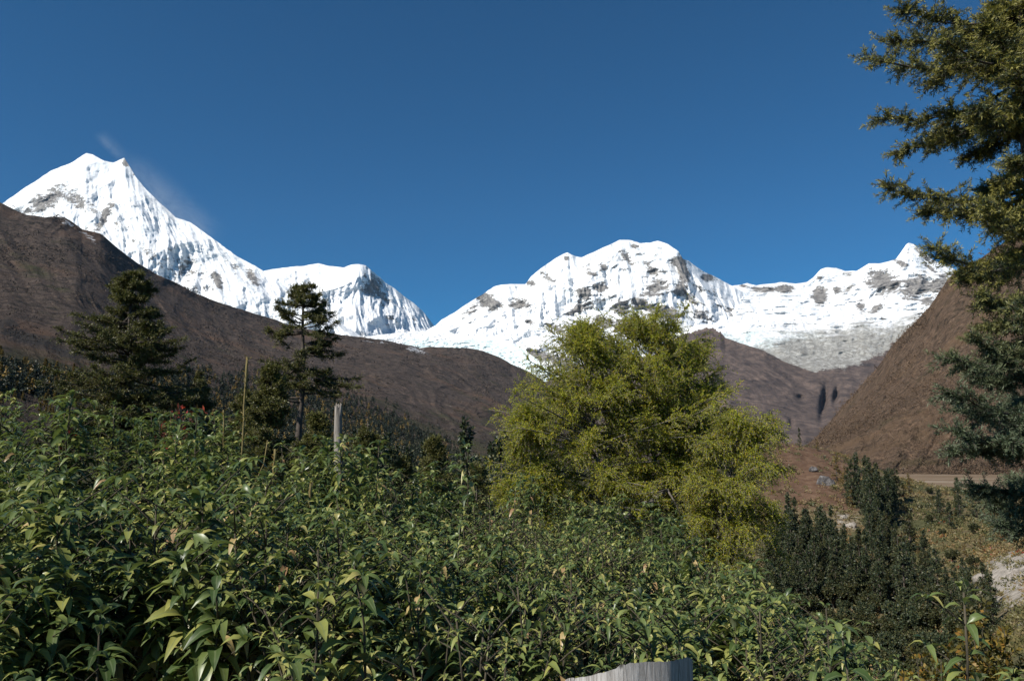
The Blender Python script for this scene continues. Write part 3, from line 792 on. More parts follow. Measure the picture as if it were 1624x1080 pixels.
rng = np.random.default_rng(11)
D = 40.0
base, h = place(213, 428, D)
mpp = D / F
def ypx(py): return (float(at(213, py, D)[2]) - base[2]) / h
tl = np.concatenate([rng.uniform(ypx(480), ypx(434), 24), rng.uniform(ypx(502), ypx(478), 7), rng.uniform(ypx(705), ypx(502), 118)])
env = env_pts([(ypx(710), 2.4), (ypx(655), 3.1), (ypx(600), 3.1), (ypx(545), 2.7), (ypx(510), 1.8), (ypx(495), 1.0), (ypx(478), 1.15), (ypx(450), 0.85), (1.0, 0.2)])
br = whorl_branches(rng, h, tl, env, lambda t: 0.18, 0.28, 0.22, asym=lambda az, t: (1.0 + 0.12 * (-math.sin(az))) * (0.72 + 0.5 * abs(math.sin(t * 71 + az * 2))))
for py, dx, dz, yy in ((600, 4.2, -0.3, 0.2), (612, 3.9, -0.9, -0.5), (585, 3.2, 0.2, 0.3), (620, 3.3, -0.6, 0.6), (500, -2.6, -1.6, 0), (535, -2.9, -0.6, 0.4), (590, -3.3, -0.8, 0.2)):
    z0 = ypx(py) * h
    s = np.linspace(0, 1, 7)[:, None]
    br.append((np.array([0, 0, z0]) + s * np.array([dx, yy, dz]) + np.array([0, 0, -0.35]) * np.sin(s * math.pi) + np.array([0, 0, 0.35]) * s ** 3, 1.1))
zz = np.linspace(0, h, 14)
trunk = np.stack([0.06 * np.sin(zz), 0.05 * np.cos(zz * 0.8), zz], -1)
make_tree('fir_tree', base, (M_BARK, M_FIR), rng, trunk, np.interp(zz, [0, h], [0.26, 0.03]), br,
          dict(n=4, l=(0.32, 0.62), flat=0.75, droop=0.15, ang=0.85, r=0.012), dict(n=3, l=(0.16, 0.34), flat=0.55, r=0.007),
          dict(dens=34, L=0.10, w=0.032, ang=0.95), limb_r=0.06,
          label='bushy dark fir farthest left, small tuft on top and one long low branch')

rng = np.random.default_rng(5)
D = 36.0
base, h = place(484, 451, D)
def ypx(py): return (float(at(484, py, D)[2]) - base[2]) / h
tl = np.concatenate([rng.uniform(ypx(475), ypx(455), 12), rng.uniform(ypx(530), ypx(480), 20), rng.uniform(ypx(640), ypx(540), 26)])
env = env_pts([(ypx(650), 1.9), (ypx(600), 1.3), (ypx(560), 1.2), (ypx(520), 1.5), (ypx(490), 1.1), (ypx(470), 0.75), (1.0, 0.2)])
br = whorl_branches(rng, h, tl, env, lambda t: 0.15, 0.20, 0.15)
def limb(x0, y0, x1, y1, yy=0.0, sag=0.15, sc=1.0, ref=484):
    z0 = float(at(ref, y0, D)[2]) - base[2]
    p0 = np.array([0, 0, z0]); p1 = np.array([(x1 - ref) * mpp_, yy, float(at(ref, y1, D)[2]) - base[2]])
    s = np.linspace(0, 1, 8)[:, None]
    return (p0 + (p1 - p0) * s + np.array([0, 0, -sag]) * np.sin(s * math.pi), sc)
mpp_ = D / F
for a in ((484, 520, 440, 488, -.2), (484, 512, 446, 495, .4), (484, 528, 422, 522, .3), (484, 560, 426, 520, .2), (484, 565, 425, 575, -.3), (484, 545, 538, 535, .2), (484, 530, 540, 512, -.3), (484, 520, 528, 500, .2), (484, 560, 545, 560, .4),
          (484, 590, 580, 615, -.2), (484, 590, 575, 598, .5), (484, 600, 560, 612, .1), (484, 600, 545, 632, -.4), (484, 610, 420, 590, .3), (484, 585, 525, 590, .6), (484, 500, 515, 478, .2), (484, 575, 440, 600, .2), (484, 480, 510, 468, -.3)):
    br.append(limb(*a[:4], yy=a[4], sc=0.85))
zz = np.linspace(0, h, 14)
trunk = np.stack([0.05 * np.sin(zz), 0.05 * np.cos(zz * 0.8), zz], -1)
make_tree('fir_tree', base, (M_BARK, M_FIR), rng, trunk, np.interp(zz, [0, h], [0.24, 0.03]), br,
          dict(n=3, l=(0.26, 0.5), flat=0.7, droop=0.1, ang=0.85, r=0.012, **{'from': 0.35}), dict(n=3, l=(0.14, 0.30), flat=0.55, r=0.007),
          dict(dens=36, L=0.09, w=0.03, ang=0.95), limb_r=0.06,
          label='slim open fir with bare tiered branches rising against the snow')

# dark young firs crowding under them
def young_fir(px, ytop, D, wpx, seed, label, n=60, ybase=None, mat=M_FIR, name='fir_sapling'):
    rng = np.random.default_rng(seed)
    base, h = place(px, ytop, D)
    Wm = wpx * D / F
    vis = min(h, Wm * 4.0)
    t0 = 1 - vis / h
    n = int(n * 1.35); tl = t0 + (1 - t0) * rng.random(n) ** 1.1 * 0.97
    env = lambda t: Wm * (0.08 + 0.92 * min(1, ((1 - t) / (1 - t0)) ** 0.85 * 1.5)) * (0.8 + 0.28 * math.sin(t * 40 + seed))
    br = whorl_branches(rng, h, tl, env, lambda t: 0.25, 0.25, 0.2, jit=0.25)
    zz = np.linspace(0, h, 10)
    trunk = np.stack([0.05 * np.sin(zz + seed), 0.05 * np.cos(zz * 0.8), zz], -1)
    return make_tree(name, base, (M_BARK, mat), rng, trunk, np.interp(zz, [0, h], [0.13, 0.015]), br,
                     dict(n=4, l=(0.26, 0.5), flat=0.6, droop=0.1, r=0.01), dict(n=2, l=(0.14, 0.3), flat=0.5, r=0.006),
                     dict(dens=34, L=0.09, w=0.03), limb_r=0.04, label=label)
young_fir(430, 580, 30, 48, 21, 'dark young fir filling the gap between the tall dry stalk and the slim open fir', 75)
young_fir(388, 618, 32, 30, 22, 'short dark fir directly behind the tall dry stalk', 40)
young_fir(502, 655, 28, 55, 23, 'low wide dark fir at the foot of the slim open fir', 75)
young_fir(585, 668, 34, 42, 24, 'dark young fir just right of the broken grey trunk', 55)
young_fir(320, 590, 44, 30, 25, 'dark fir with drooping top at the end of the long low fir branch', 45)
young_fir(690, 692, 33, 52, 26, 'round topped dark fir alone between the broken trunk and the yellow larches', 80)
young_fir(640, 725, 38, 36, 27, 'small dark fir low beside the round topped fir, on its left', 45)
young_fir(755, 735, 46, 36, 28, 'dark fir half hidden behind the left edge of the yellow larches', 45)
young_fir(262, 650, 36, 34, 29, 'low dark fir under the bushy fir, behind the red leaved shrub', 40)

# ------------------------------------------------------------------ larches
def larch(px, ytop, D, lean_px, env_px, tlow, nbr, seed, label, trunk_r=0.11, asym=None, droop=0.35, rise=0.28, extra=None, ang_sec=0.75, n2=3, base_px=None, name='larch_tree', hang=0.45):
    rng = np.random.default_rng(seed)
    bp = base_px if base_px is not None else px
    b = at(bp, 900, D); z = float(ground_z(b[0], b[1])); base = np.array([b[0], b[1], z])
    topz = float(at(px, ytop, D)[2]); h = topz - z
    m = D / F
    zz = np.linspace(0, h, 16)
    lean = (px - bp) * m
    def ctr(t): return np.array([lean * t ** 1.2 + 0.06 * math.sin(5 * t + seed), 0.10 * math.sin(3.5 * t + seed), h * t])
    trunk = np.array([ctr(t) for t in zz / h])
    pts = sorted([((float(at(px, yy, D)[2]) - z) / h, w * m) for yy, w in env_px])
    env = env_pts(pts)
    br = []
    t_lo = (float(at(px, tlow, D)[2]) - z) / h
    for k in range(nbr):
        t = t_lo + (0.985 - t_lo) * rng.random() ** 0.95
        az = rng.uniform(0, 2 * math.pi)
        L = env(t) * (rng.uniform(0.5, 1.0) if rng.random() < 0.7 else rng.uniform(0.95, 1.22))
        if asym: L *= asym(az, t)
        c = branch_curve(ctr(t), az, L, min(1.0, rise * rng.uniform(0.5, 1.3) + 0.75 * t ** 3), droop * rng.uniform(0.6, 1.3), 0.15, 8, rng, 0.08)
        br.append((c, 1.0))
    if extra: br += extra(rng, ctr, m, base, D)
    return make_tree(name, base, (M_BARKGREY, M_LARCH), rng, trunk, np.interp(zz, [0, h], [trunk_r, 0.012]), br,
                     dict(n=n2, l=(0.25, 0.62), flat=0.45, droop=0.25, ang=ang_sec, r=0.006, **{'from': 0.12}), dict(n=2, l=(0.18, 0.46), flat=0.25, droop=hang, ang=0.55, r=0.004),
                     dict(dens=66, L=0.036, w=0.017, ang=1.15), limb_r=0.03, label=label)
D = 19.0
larch(936, 520, D, 0, [(512, 4), (535, 14), (565, 36), (610, 78), (660, 118), (700, 140), (760, 142), (820, 125), (890, 90)], 885, 124, 31,
      'yellow green larch with its peak on the left of the central clump', asym=lambda az, t: 1 - 0.22 * math.sin(az) * (1 - t), base_px=955, trunk_r=0.14)
larch(1040, 530, D + 0.8, 0, [(522, 6), (545, 34), (570, 62), (610, 88), (650, 112), (700, 125), (750, 120), (830, 75)], 800, 106, 32,
      'yellow green larch with rounded head and visible grey trunk, right of centre', base_px=1046, trunk_r=0.12)
larch(1180, 672, D - 0.8, 0, [(668, 10), (700, 46), (740, 70), (780, 84), (830, 84), (880, 64), (930, 40)], 930, 96, 33,
      'low drooping larch at the right end of the central clump', droop=1.15, rise=0.75, base_px=1110, trunk_r=0.07, asym=lambda az, t: 1 + 0.15 * math.sin(az), hang=0.9, n2=3)
larch(1098, 560, D + 1.6, 0, [(552, 6), (590, 30), (640, 56), (700, 88), (760, 105), (840, 80)], 840, 66, 35,
      'larch at the back of the clump with its thin tip right of the rounded head', base_px=1080, trunk_r=0.09)
larch(838, 660, D - 0.5, 0, [(655, 8), (700, 30), (750, 44), (800, 46), (840, 40)], 850, 46, 34,
      'small larch at the lower left edge of the central clump', base_px=850, trunk_r=0.06)
# grey bent limb lying in the clump
rng = np.random.default_rng(6)
mb = MB()
pts = at(np.array([962, 985, 1008, 1030, 1058]), np.array([838, 820, 806, 797, 776]), 18.2)
v, q, t3 = tube(pts, [0.12, 0.11, 0.10, 0.08, 0.03], 9, rng, 0.2); mb.add(v, q, t3)
for k in range(6):
    a = pts[rng.integers(1, 5)]; d = rng.normal(size=3) * [0.5, 0.3, 0.4]
    v, q, t3 = tube(np.array([a, a + d * 0.5, a + d + [0, 0, -.1]]), [0.025, 0.015, 0.006], 5); mb.add(v, q, t3)
o = mb.build('fallen_limb', M_BARKGREY, smooth=True, loc=tuple(pts[0]))
tag(o, 'bare bent grey limb lying across the shade under the larches', 'fallen limb')

# ------------------------------------------------------------------ near spruce on the right
def near_spruce():
    rng = np.random.default_rng(77)
    D = 6.4; px0 = 1700
    b = at(px0, 900, D); z = float(ground_z(b[0], b[1])); base = np.array([b[0], b[1], z])
    h = 7.2
    zz = np.linspace(0, h, 18)
    trunk = np.stack([0.02 * np.sin(zz * 2), 0.02 * np.cos(zz), zz], -1)
    br = []
    tips = [(1378, 92, -.5, 1.0), (1402, 62, .3, .8), (1425, 15, -.2, 1), (1440, -30, .4, 1), (1396, 190, .1, 1), (1393, 288, -.3, .8), (1420, 240, .5, .9), (1462, 335, .2, .8), (1480, 396, -.5, .8), (1520, 440, .3, .9), (1552, 470, -.4, .7), (1565, 515, .3, .7),
            (1500, 566, -.8, .6), (1545, 540, -.5, .6), (1508, 618, -1.0, .75), (1545, 600, .2, .8), (1512, 688, -.9, .75), (1530, 650, -.4, .8), (1512, 715, -.5, .7), (1545, 770, -.3, .8), (1570, 800, .2, .8), (1585, 830, -.5, .8), (1600, 700, -.9, .7), (1590, 560, .6, .9), (1580, 420, .5, .9), (1560, 330, -.8, .8),
            (1530, 250, .6, .9), (1550, 170, -.7, .9), (1520, 110, .7, 1), (1560, 40, -.6, 1), (1600, 350, .8, .8), (1610, 250, -.8, .8), (1615, 480, -.9, .8), (1605, 640, .7, .9), (1610, 760, .6, .8), (1500, 60, -.9, .9), (1480, 130, .9, .9), (1470, 215, .7, .8), (1610, 100, -.9, .9), (1580, -20, .5, 1), (1500, -60, .2, 1)]
    for (tx, ty, dy, sc) in tips:
        Dt = D + dy
        tp = at(tx, ty, Dt) - base
        L = math.hypot(tp[0], tp[1])
        root = np.array([0, 0, tp[2] + L * rng.uniform(0.02, 0.30)])
        s = np.linspace(0, 1, 9)[:, None]
        c = root + (tp - root) * s + np.array([0, 0, -0.10 * L]) * np.sin(s * math.pi) + rng.normal(0, 0.012, (9, 3)) * s
        br.append((c, sc))
    for k in range(60):
        az = rng.uniform(-0.2, math.pi + 0.2) if k % 2 else rng.uniform(0, 2 * math.pi)
        zb = rng.uniform(1.1 - z, h * 0.97) if k < 10 else rng.uniform(h * 0.6, h * 0.99)
        L = (1.5 - 0.14 * zb) * rng.uniform(0.5, 1.0)
        if math.sin(az) < 0.2: L *= 0.5
        br.append((branch_curve((0, 0, zb), az, L, 0.1, 0.15, 0.15, 8, rng), 0.9))
    make_tree('spruce_tree', base, (M_BARK, M_SPRUCE), rng, trunk, np.interp(zz, [0, h], [0.16, 0.03]), br,
              dict(n=6, l=(0.20, 0.42), flat=0.66, droop=0.18, ang=0.8, r=0.0035, **{'from': 0.14}), dict(n=2, l=(0.06, 0.15), flat=0.5, droop=0.0, ang=0.75, r=0.0022),
              dict(dens=360, L=0.032, w=0.0055, ang=0.85), limb_r=0.022,
              label='near dark spruce with bristly twigs leaning into the right edge')
near_spruce()
#SECTION SHRUBS
# ------------------------------------------------------------------ foreground leafy shrubs
def leaf_mat():
    t = NT('shrub_leaves')
    c = t.ramp(t.attr('rnd'), [(0.0, (0.022, 0.042, 0.014)), (0.36, (0.060, 0.096, 0.027)), (0.66, (0.145, 0.185, 0.055)), (0.88, (0.30, 0.295, 0.08)), (0.945, (0.42, 0.32, 0.14)), (1.0, (0.30, 0.17, 0.09))])
    mid = t.attr('mid')
    c = t.mix(t.rng(mid, 0.75, 1.0, 0, 0.55), c, (0.17, 0.20, 0.10))
    c = t.mix(t.rng(t.noise(55, 3), 0.45, 0.75, 0, 0.35), c, t.mix(1.0, c, (0.55, 0.6, 0.5), 'MULTIPLY'))
    g = t.n('ShaderNodeNewGeometry').outputs['Backfacing']
    c = t.mix(t.math('MULTIPLY', g, 0.75), c, (0.17, 0.19, 0.12))
    b = t.bsdf(c, 0.40, 0.5)
    tr = t.n('ShaderNodeBsdfTranslucent')
    t.l(t.mix(1.0, c, (1.3, 1.5, 0.5), 'MULTIPLY'), tr.inputs['Color'])
    m = t.n('ShaderNodeMixShader'); m.inputs[0].default_value = 0.22
    t.l(b.outputs[0], m.inputs[1]); t.l(tr.outputs[0], m.inputs[2])
    return t.done(m)
M_LEAF = leaf_mat()
M_STEM = bark_mat('shrub_stems', (0.03, 0.026, 0.018), (0.10, 0.085, 0.06), 30)
M_STEMPALE = bark_mat('pale_shoots', (0.16, 0.17, 0.13), (0.30, 0.31, 0.25), 30)

def leaves(mb, P, d, up, L, Wd, droop, rnd, curl=0.25):
    """lance shaped leaves folded along the midrib and arching over"""
    n = len(P)
    S = np.array([0, .10, .32, .58, .82, 1.0]); prof = np.array([.08, .22, .92, .95, .52, .0])
    d = nrm(d); side = nrm(np.cross(d, up)); up = np.cross(side, d)
    L = L[:, None, None]; s = S[None, :, None]
    c = P[:, None] + d[:, None] * L * (s - 0.15 * droop[:, None, None] * s ** 2) + np.array([0, 0, -1.0]) * L * droop[:, None, None] * s ** 2 * 0.8 + up[:, None] * L * 0.10 * np.sin(s * math.pi)
    w = (Wd[:, None] * prof[None]) [..., None] * 0.5
    ed = side[:, None] * w; lift = up[:, None] * w * curl * 1.6
    v = np.stack([c - ed + lift, c, c + ed + lift], 2)       # n, 6, 3, 3
    k = len(S)
    base = (np.arange(n) * k * 3)[:, None, None]
    i = np.arange(k * 3).reshape(k, 3)
    q1 = np.stack([i[:-1, 0], i[:-1, 1], i[1:, 1], i[1:, 0]], -1); q2 = np.stack([i[:-1, 1], i[:-1, 2], i[1:, 2], i[1:, 1]], -1)
    q = (base + np.concatenate([q1, q2])[None]).reshape(-1, 4)
    mid = np.broadcast_to(np.array([0, 1.0, 0])[None, None, :], (n, k, 3)).ravel()
    mb.add(v.reshape(-1, 3), q, rnd=np.repeat(rnd, k * 3), mid=mid)

def make_shrub(h, seed, nstem=4, per=11, LL=(0.08, 0.14), spread=0.30, yellow=0.0, bare=0.45, whorl=5, dry=0.22, name='leafy_shrub'):
    rng = np.random.default_rng(seed)
    root = empty(name)
    sb, lb = MB(), MB()
    Ps, ds, ups, Ls, Ws, drs, rs = [], [], [], [], [], [], []
    for k in range(nstem):
        a = rng.uniform(0, 6.28); r = rng.uniform(0.05, spread)
        hh = h * (1.0 if k == 0 else rng.uniform(0.72, 0.98))
        s = np.linspace(0, 1, 7)[:, None]
        lean = np.array([math.cos(a), math.sin(a), 0]) * r
        c = lean * s ** 1.3 * (0.3 if k == 0 else 1) + np.array([0, 0, hh]) * s + np.cumsum(rng.normal(0, 0.012, (7, 3)), 0) * [1, 1, 0]
        v, q, t3 = tube(c, np.linspace(0.010, 0.0035, 7), 5); sb.add(v, q, t3)
        for j in range(per):
            f = bare + (1 - bare) * (j + 1) / per
            P = np.array([np.interp(f, s[:, 0], c[:, x]) for x in range(3)])
            ph = rng.uniform(0, 6.28)
            nw = whorl if j >= per - 3 else max(2, whorl - 2)
            if j == per - 1: nw += 1
            for w in range(nw):
                aa = ph + 6.283 * w / nw + rng.normal(0, 0.25)
                el = rng.normal(0.35 if j < per - 2 else 0.7, 0.25)
                old = (1 - f) / (1 - bare)
                d = np.array([math.cos(aa) * math.cos(el), math.sin(aa) * math.cos(el), math.sin(el)])
                L = rng.uniform(*LL) * (0.6 + 0.6 * min(1, (1 - f) * 4 + 0.45))
                dr = rng.uniform(0.25, 0.75) + 0.3 * old
                if rng.random() < dry * old: rn = rng.uniform(0.90, 1.0); dr += 0.6
                else: rn = min(0.88, rng.random() * 0.72 + 0.10 * rng.random() + yellow * rng.random())
                Ps.append(P + rng.normal(0, 0.006, 3)); ds.append(d); ups.append(np.array([0, 0, 1.0]) + rng.normal(0, 0.25, 3))
                Ls.append(L); Ws.append(L * rng.uniform(0.22, 0.33)); drs.append(dr); rs.append(rn)
            # short side twig with its own small tuft
            if rng.random() < 0.45 and j < per - 1:
                aa = rng.uniform(0, 6.28); l2 = rng.uniform(0.10, 0.22)
                e = P + np.array([math.cos(aa) * l2, math.sin(aa) * l2, l2 * 0.7])
                v, q, t3 = tube(np.array([P, (P + e) / 2 + [0, 0, 0.01], e]), [0.004, 0.003, 0.002], 4); sb.add(v, q, t3)
                for w in range(6):
                    a2 = aa + 6.283 * w / 6; el = rng.normal(0.35, 0.3)
                    Ps.append(e); ds.append(np.array([math.cos(a2) * math.cos(el), math.sin(a2) * math.cos(el), math.sin(el)])); ups.append(np.array([0, 0, 1.0]) + rng.normal(0, 0.2, 3))
                    L = rng.uniform(*LL) * 0.75; Ls.append(L); Ws.append(L * rng.uniform(0.22, 0.33)); drs.append(rng.uniform(0.2, 0.8)); rs.append(min(0.9, rng.random() * 0.75 + yellow * rng.random()))
    leaves(lb, np.array(Ps), np.array(ds), np.array(ups), np.array(Ls), np.array(Ws), np.array(drs), np.array(rs))
    sb.build('stem', M_STEM, root, smooth=True)
    lb.build('foliage', M_LEAF, root, smooth=True)
    return root

SKY_X = [-200, 0, 120, 250, 350, 400, 450, 520, 560, 600, 660, 750, 800, 850, 900, 950, 1000, 1060, 1120, 1180, 1250, 1320, 1400, 1460, 1560, 1700]
SKY_Y = [640, 645, 655, 668, 680, 700, 712, 735, 752, 752, 755, 775, 800, 805, 800, 815, 845, 860, 880, 905, 945, 985, 1030, 1050, 1060, 1070]
SKY_D = [6.0, 6.2, 6.5, 6.8, 7.2, 7.5, 7.6, 7.8, 8, 8.2, 8.6, 9, 9.5, 10, 10.3, 10.3, 10, 9.6, 9.2, 8.8, 8.2, 7.4, 6.4, 5.6, 5, 4.6]
def thicket():
    rng = random.Random(4)
    GROUP = 'leafy shrubs crowding the foreground thicket'
    LABEL = 'dark green leafy shrub among the crowded foreground thicket'
    hs = [0.7, 1.0, 1.35, 1.7, 2.1, 2.5]
    protos = []; small = []; dry = []
    for k, h in enumerate(hs):
        for v in range(3):
            LL = ((0.085, 0.135), (0.10, 0.16), (0.065, 0.11))[v]
            protos.append((h, make_shrub(h, 100 + k * 10 + v, nstem=6 if h > 1 else 4, per=13 + int(h * 3), LL=LL, yellow=(0.05, 0.25, 0.40)[v], bare=0.58 if h > 1.2 else 0.35, whorl=(5, 6, 5)[v])))
        small.append((h, make_shrub(h, 160 + k, nstem=7, per=16, LL=(0.035, 0.07), yellow=0.5, bare=0.5, whorl=4, dry=0.3, spread=0.4)))
        dry.append((h, make_shrub(h, 180 + k, nstem=5, per=10, LL=(0.06, 0.11), yellow=0.3, bare=0.45, whorl=3, dry=1.6, spread=0.35)))
    KIND = [(protos, LABEL, GROUP),
            (small, 'yellowish shrub with tiny leaves among the crowded foreground thicket', 'small leaved shrubs in the foreground thicket'),
            (dry, 'half dry shrub with tan hanging leaves among the crowded foreground thicket', 'half dry shrubs in the foreground thicket')]
    used = set(); count = 0
    D0 = 3.05
    D = 2.5; row = 0
    while D < 10.6:
        step = 0.37 + 0.010 * D
        x = -0.95 * D + (row % 2) * 0.2 - 0.4
        while x < 0.74 * D:
            xx = x + rng.uniform(-.16, .16); yy = D + rng.uniform(-.16, .16)
            px = 812 + xx / yy * F
            dmax = np.interp(px, SKY_X, SKY_D)
            skip = yy > dmax + 0.1 or (px > 1330 and yy < 3.2) or (860 < px < 1130 and yy < 3.3)
            front = yy < D0
            if front and rng.random() < (0.75 if px < 900 else 0.35): skip = True
            if (420 < px < 490 and yy < 4.0): skip = skip or rng.random() < 0.8
            if not skip:
                t = min(1, max(0, yy - D0) / (dmax - D0))
                yf = np.interp(px, [0, 380, 520, 700, 900, 1400], [850, 850, 900, 935, 965, 1075])
                yt = (1 - t ** 0.7) * yf + t ** 0.7 * np.interp(px, SKY_X, SKY_Y)
                if front: yt = max(yf + 60, 985)
                yt += rng.uniform(-40, 10) + 46 * float(fbm(np.array([[xx / 1.1, yy / 0.9, 3.3]]), 2, 15)[0]) + 42 * smoothstep(1120, 1300, px)
                top = float(at(px, yt, yy)[2]); gz = float(ground_z(xx, yy))
                need = top - gz
                if need > 0.35:
                    r = rng.random()
                    ki = 0
                    if px > 700 and r < 0.30: ki = 1
                    elif r < 0.12: ki = 1
                    elif r > 0.90: ki = 2
                    lst, lab, grp = KIND[ki]
                    h, root = sorted(lst, key=lambda p: abs(p[0] - need) + rng.uniform(0, 0.12))[0]
                    o = copy_tree(root) if id(root) in used else root
                    used.add(id(root))
                    sc = max(0.75, min(1.2, need / h))
                    o.location = (xx, yy, top - h * sc - 0.02 if top - h * sc < gz + 0.02 else gz - 0.03)
                    o.rotation_euler = (rng.uniform(-.09, .09), rng.uniform(-.09, .09), rng.uniform(0, 6.28))
                    o.scale = (sc, sc, sc)
                    tag(o, lab, 'shrub', grp)
                    count += 1
            x += step
        D += 0.40; row += 1
    protos = protos + small + dry
    for h, root in protos:
        if id(root) not in used:
            for ch in list(root.children): bpy.data.objects.remove(ch)
            bpy.data.objects.remove(root)
    print('shrubs', count)
thicket()

def sprig(px, ytop, D, h, seed, label, pale=False, **kw):
    o = make_shrub(h, seed, **kw)
    tag(o, label, 'shrub')
    p = at(px, ytop, D)
    gz = float(ground_z(p[0], p[1]))
    o.location = (p[0], p[1], p[2] - h)
    return o
def ground_h(px, ytop, D):
    p = at(px, ytop, D); return float(p[2] - ground_z(p[0], p[1]))
def sprig_g(px, ytop, D, seed, label, **kw):
    return sprig(px, ytop, D, ground_h(px, ytop, D) + 0.03, seed, label, **kw)
sprig_g(130, 632, 5.6, 301, 'tall shoot with arching leaves rising above the left of the thicket', nstem=1, per=22, LL=(0.12, 0.17), bare=0.4)
sprig_g(745, 708, 7.8, 302, 'thin pale shoot standing above the thicket below the round topped fir', nstem=1, per=9, LL=(0.12, 0.16), bare=0.75, whorl=3)
sprig_g(590, 705, 6.4, 303, 'arching leafy shoot just right of the broken grey trunk', nstem=1, per=14, LL=(0.12, 0.17), bare=0.6, whorl=4)
sprig_g(330, 660, 5.8, 304, 'leafy shoot with long drooping leaves left of the tall dry stalk', nstem=1, per=18, LL=(0.12, 0.17), bare=0.5)
sprig_g(545, 700, 6.6, 305, 'yellowish leafy shoot in front of the broken grey trunk', nstem=2, per=14, LL=(0.12, 0.17), bare=0.6, yellow=0.4)
sprig_g(1520, 938, 2.9, 306, 'tall thin stemmed sprig at the lower right corner above a yellowing bush', nstem=1, per=7, LL=(0.08, 0.125), bare=0.72, whorl=3, yellow=0.25)
sprig_g(1372, 1012, 3.0, 307, 'short sprig of drooping leaves left of the tall thin stemmed sprig', nstem=1, per=7, LL=(0.10, 0.14), bare=0.6, whorl=4)
sprig_g(1315, 962, 4.6, 308, 'spindly pale shoot at the right end of the thicket before the dark forest', nstem=1, per=10, LL=(0.08, 0.12), bare=0.6, whorl=2)
sprig_g(505, 935, 2.9, 309, 'pale yellow green shrub with large leaves in front of a dark hollow', nstem=2, per=14, LL=(0.11, 0.15), bare=0.35, yellow=0.42)
sprig_g(600, 895, 3.1, 310, 'bright green shrub with broad leaves beside the pale yellow green one', nstem=2, per=13, LL=(0.11, 0.15), bare=0.4, yellow=0.38)
sprig_g(135, 985, 2.8, 311, 'small shrub with star shaped leaf whorls at the bottom left', nstem=2, per=9, LL=(0.11, 0.15), bare=0.5)
sprig_g(1030, 805, 9.2, 312, 'pale leafed shrub in the shade under the grey bent limb', nstem=3, per=12, LL=(0.13, 0.18), bare=0.5)

# yellowing bush at the lower right corner
def small_leaf_bush(px, ytop, D, wpx, seed, label, mat, lsz=0.035, n=2600, name='bush', cat='bush'):
    rng = np.random.default_rng(seed)
    base, h = place(px, ytop, D); Wm = wpx * D / F
    root = empty(name, base); tag(root, label, cat)
    sb, lb = MB(), MB()
    A, B = [], []
    for k in range(34):
        a = rng.uniform(0, 6.28); r = Wm * math.sqrt(rng.random()); top = h * (1 - 0.35 * (r / Wm) ** 2) * rng.uniform(0.72, 1.0)
        s = np.linspace(0, 1, 6)[:, None]
        c = np.array([math.cos(a) * r, math.sin(a) * r, 0]) * s ** 1.2 + np.array([0, 0, top]) * s + np.cumsum(rng.normal(0, .01, (6, 3)), 0)
        v, q, t3 = tube(c, np.linspace(0.008, 0.002, 6), 4); sb.add(v, q, t3)
        A.append(c[2:-1]); B.append(c[3:])
    A = np.concatenate(A); B = np.concatenate(B)
    A2, B2, T2 = sprout(A, B, 5, 0.10, 0.30, 0.8, 0.2, 0.1, rng, np.full(len(A), min(1.5, Wm * 1.6)))
    v, q = sticks(A2, B2, 0.002, 0.0012); sb.add(v, q)
    v, q, r, tp = blades(A2, B2, n / max(1, np.linalg.norm(B2 - A2, axis=1).sum()), lsz, lsz * 0.55, 1.0, rng)
    lb.add(v, q, rnd=r)
    sb.build('stem', M_STEM, root); lb.build('foliage', mat, root)
    return root
M_YEL = foliage_mat('yellowing_leaves', [(0, (0.045, 0.045, 0.012)), (0.5, (0.12, 0.10, 0.022)), (0.85, (0.24, 0.165, 0.03)), (1, (0.26, 0.13, 0.03))], trans=0.3)
M_RED = foliage_mat('red_leaves', [(0, (0.03, 0.03, 0.014)), (0.4, (0.11, 0.03, 0.02)), (0.75, (0.26, 0.03, 0.025)), (1, (0.34, 0.07, 0.035))], trans=0.3)
small_leaf_bush(1575, 960, 4.3, 125, 401, 'yellowing small leaved bush in the lower right corner', M_YEL, 0.034, 12000)
small_leaf_bush(1465, 1022, 4.2, 70, 402, 'low ochre bush left of the tall thin stemmed sprig', M_YEL, 0.03, 5000)
small_leaf_bush(285, 630, 10.0, 56, 403, 'red leaved bush behind the thicket below the bushy fir', M_RED, 0.07, 2400)
small_leaf_bush(118, 612, 7.4, 18, 404, 'small tuft of scarlet leaves at the thicket top beside the tall arching shoot', M_RED, 0.07, 420)

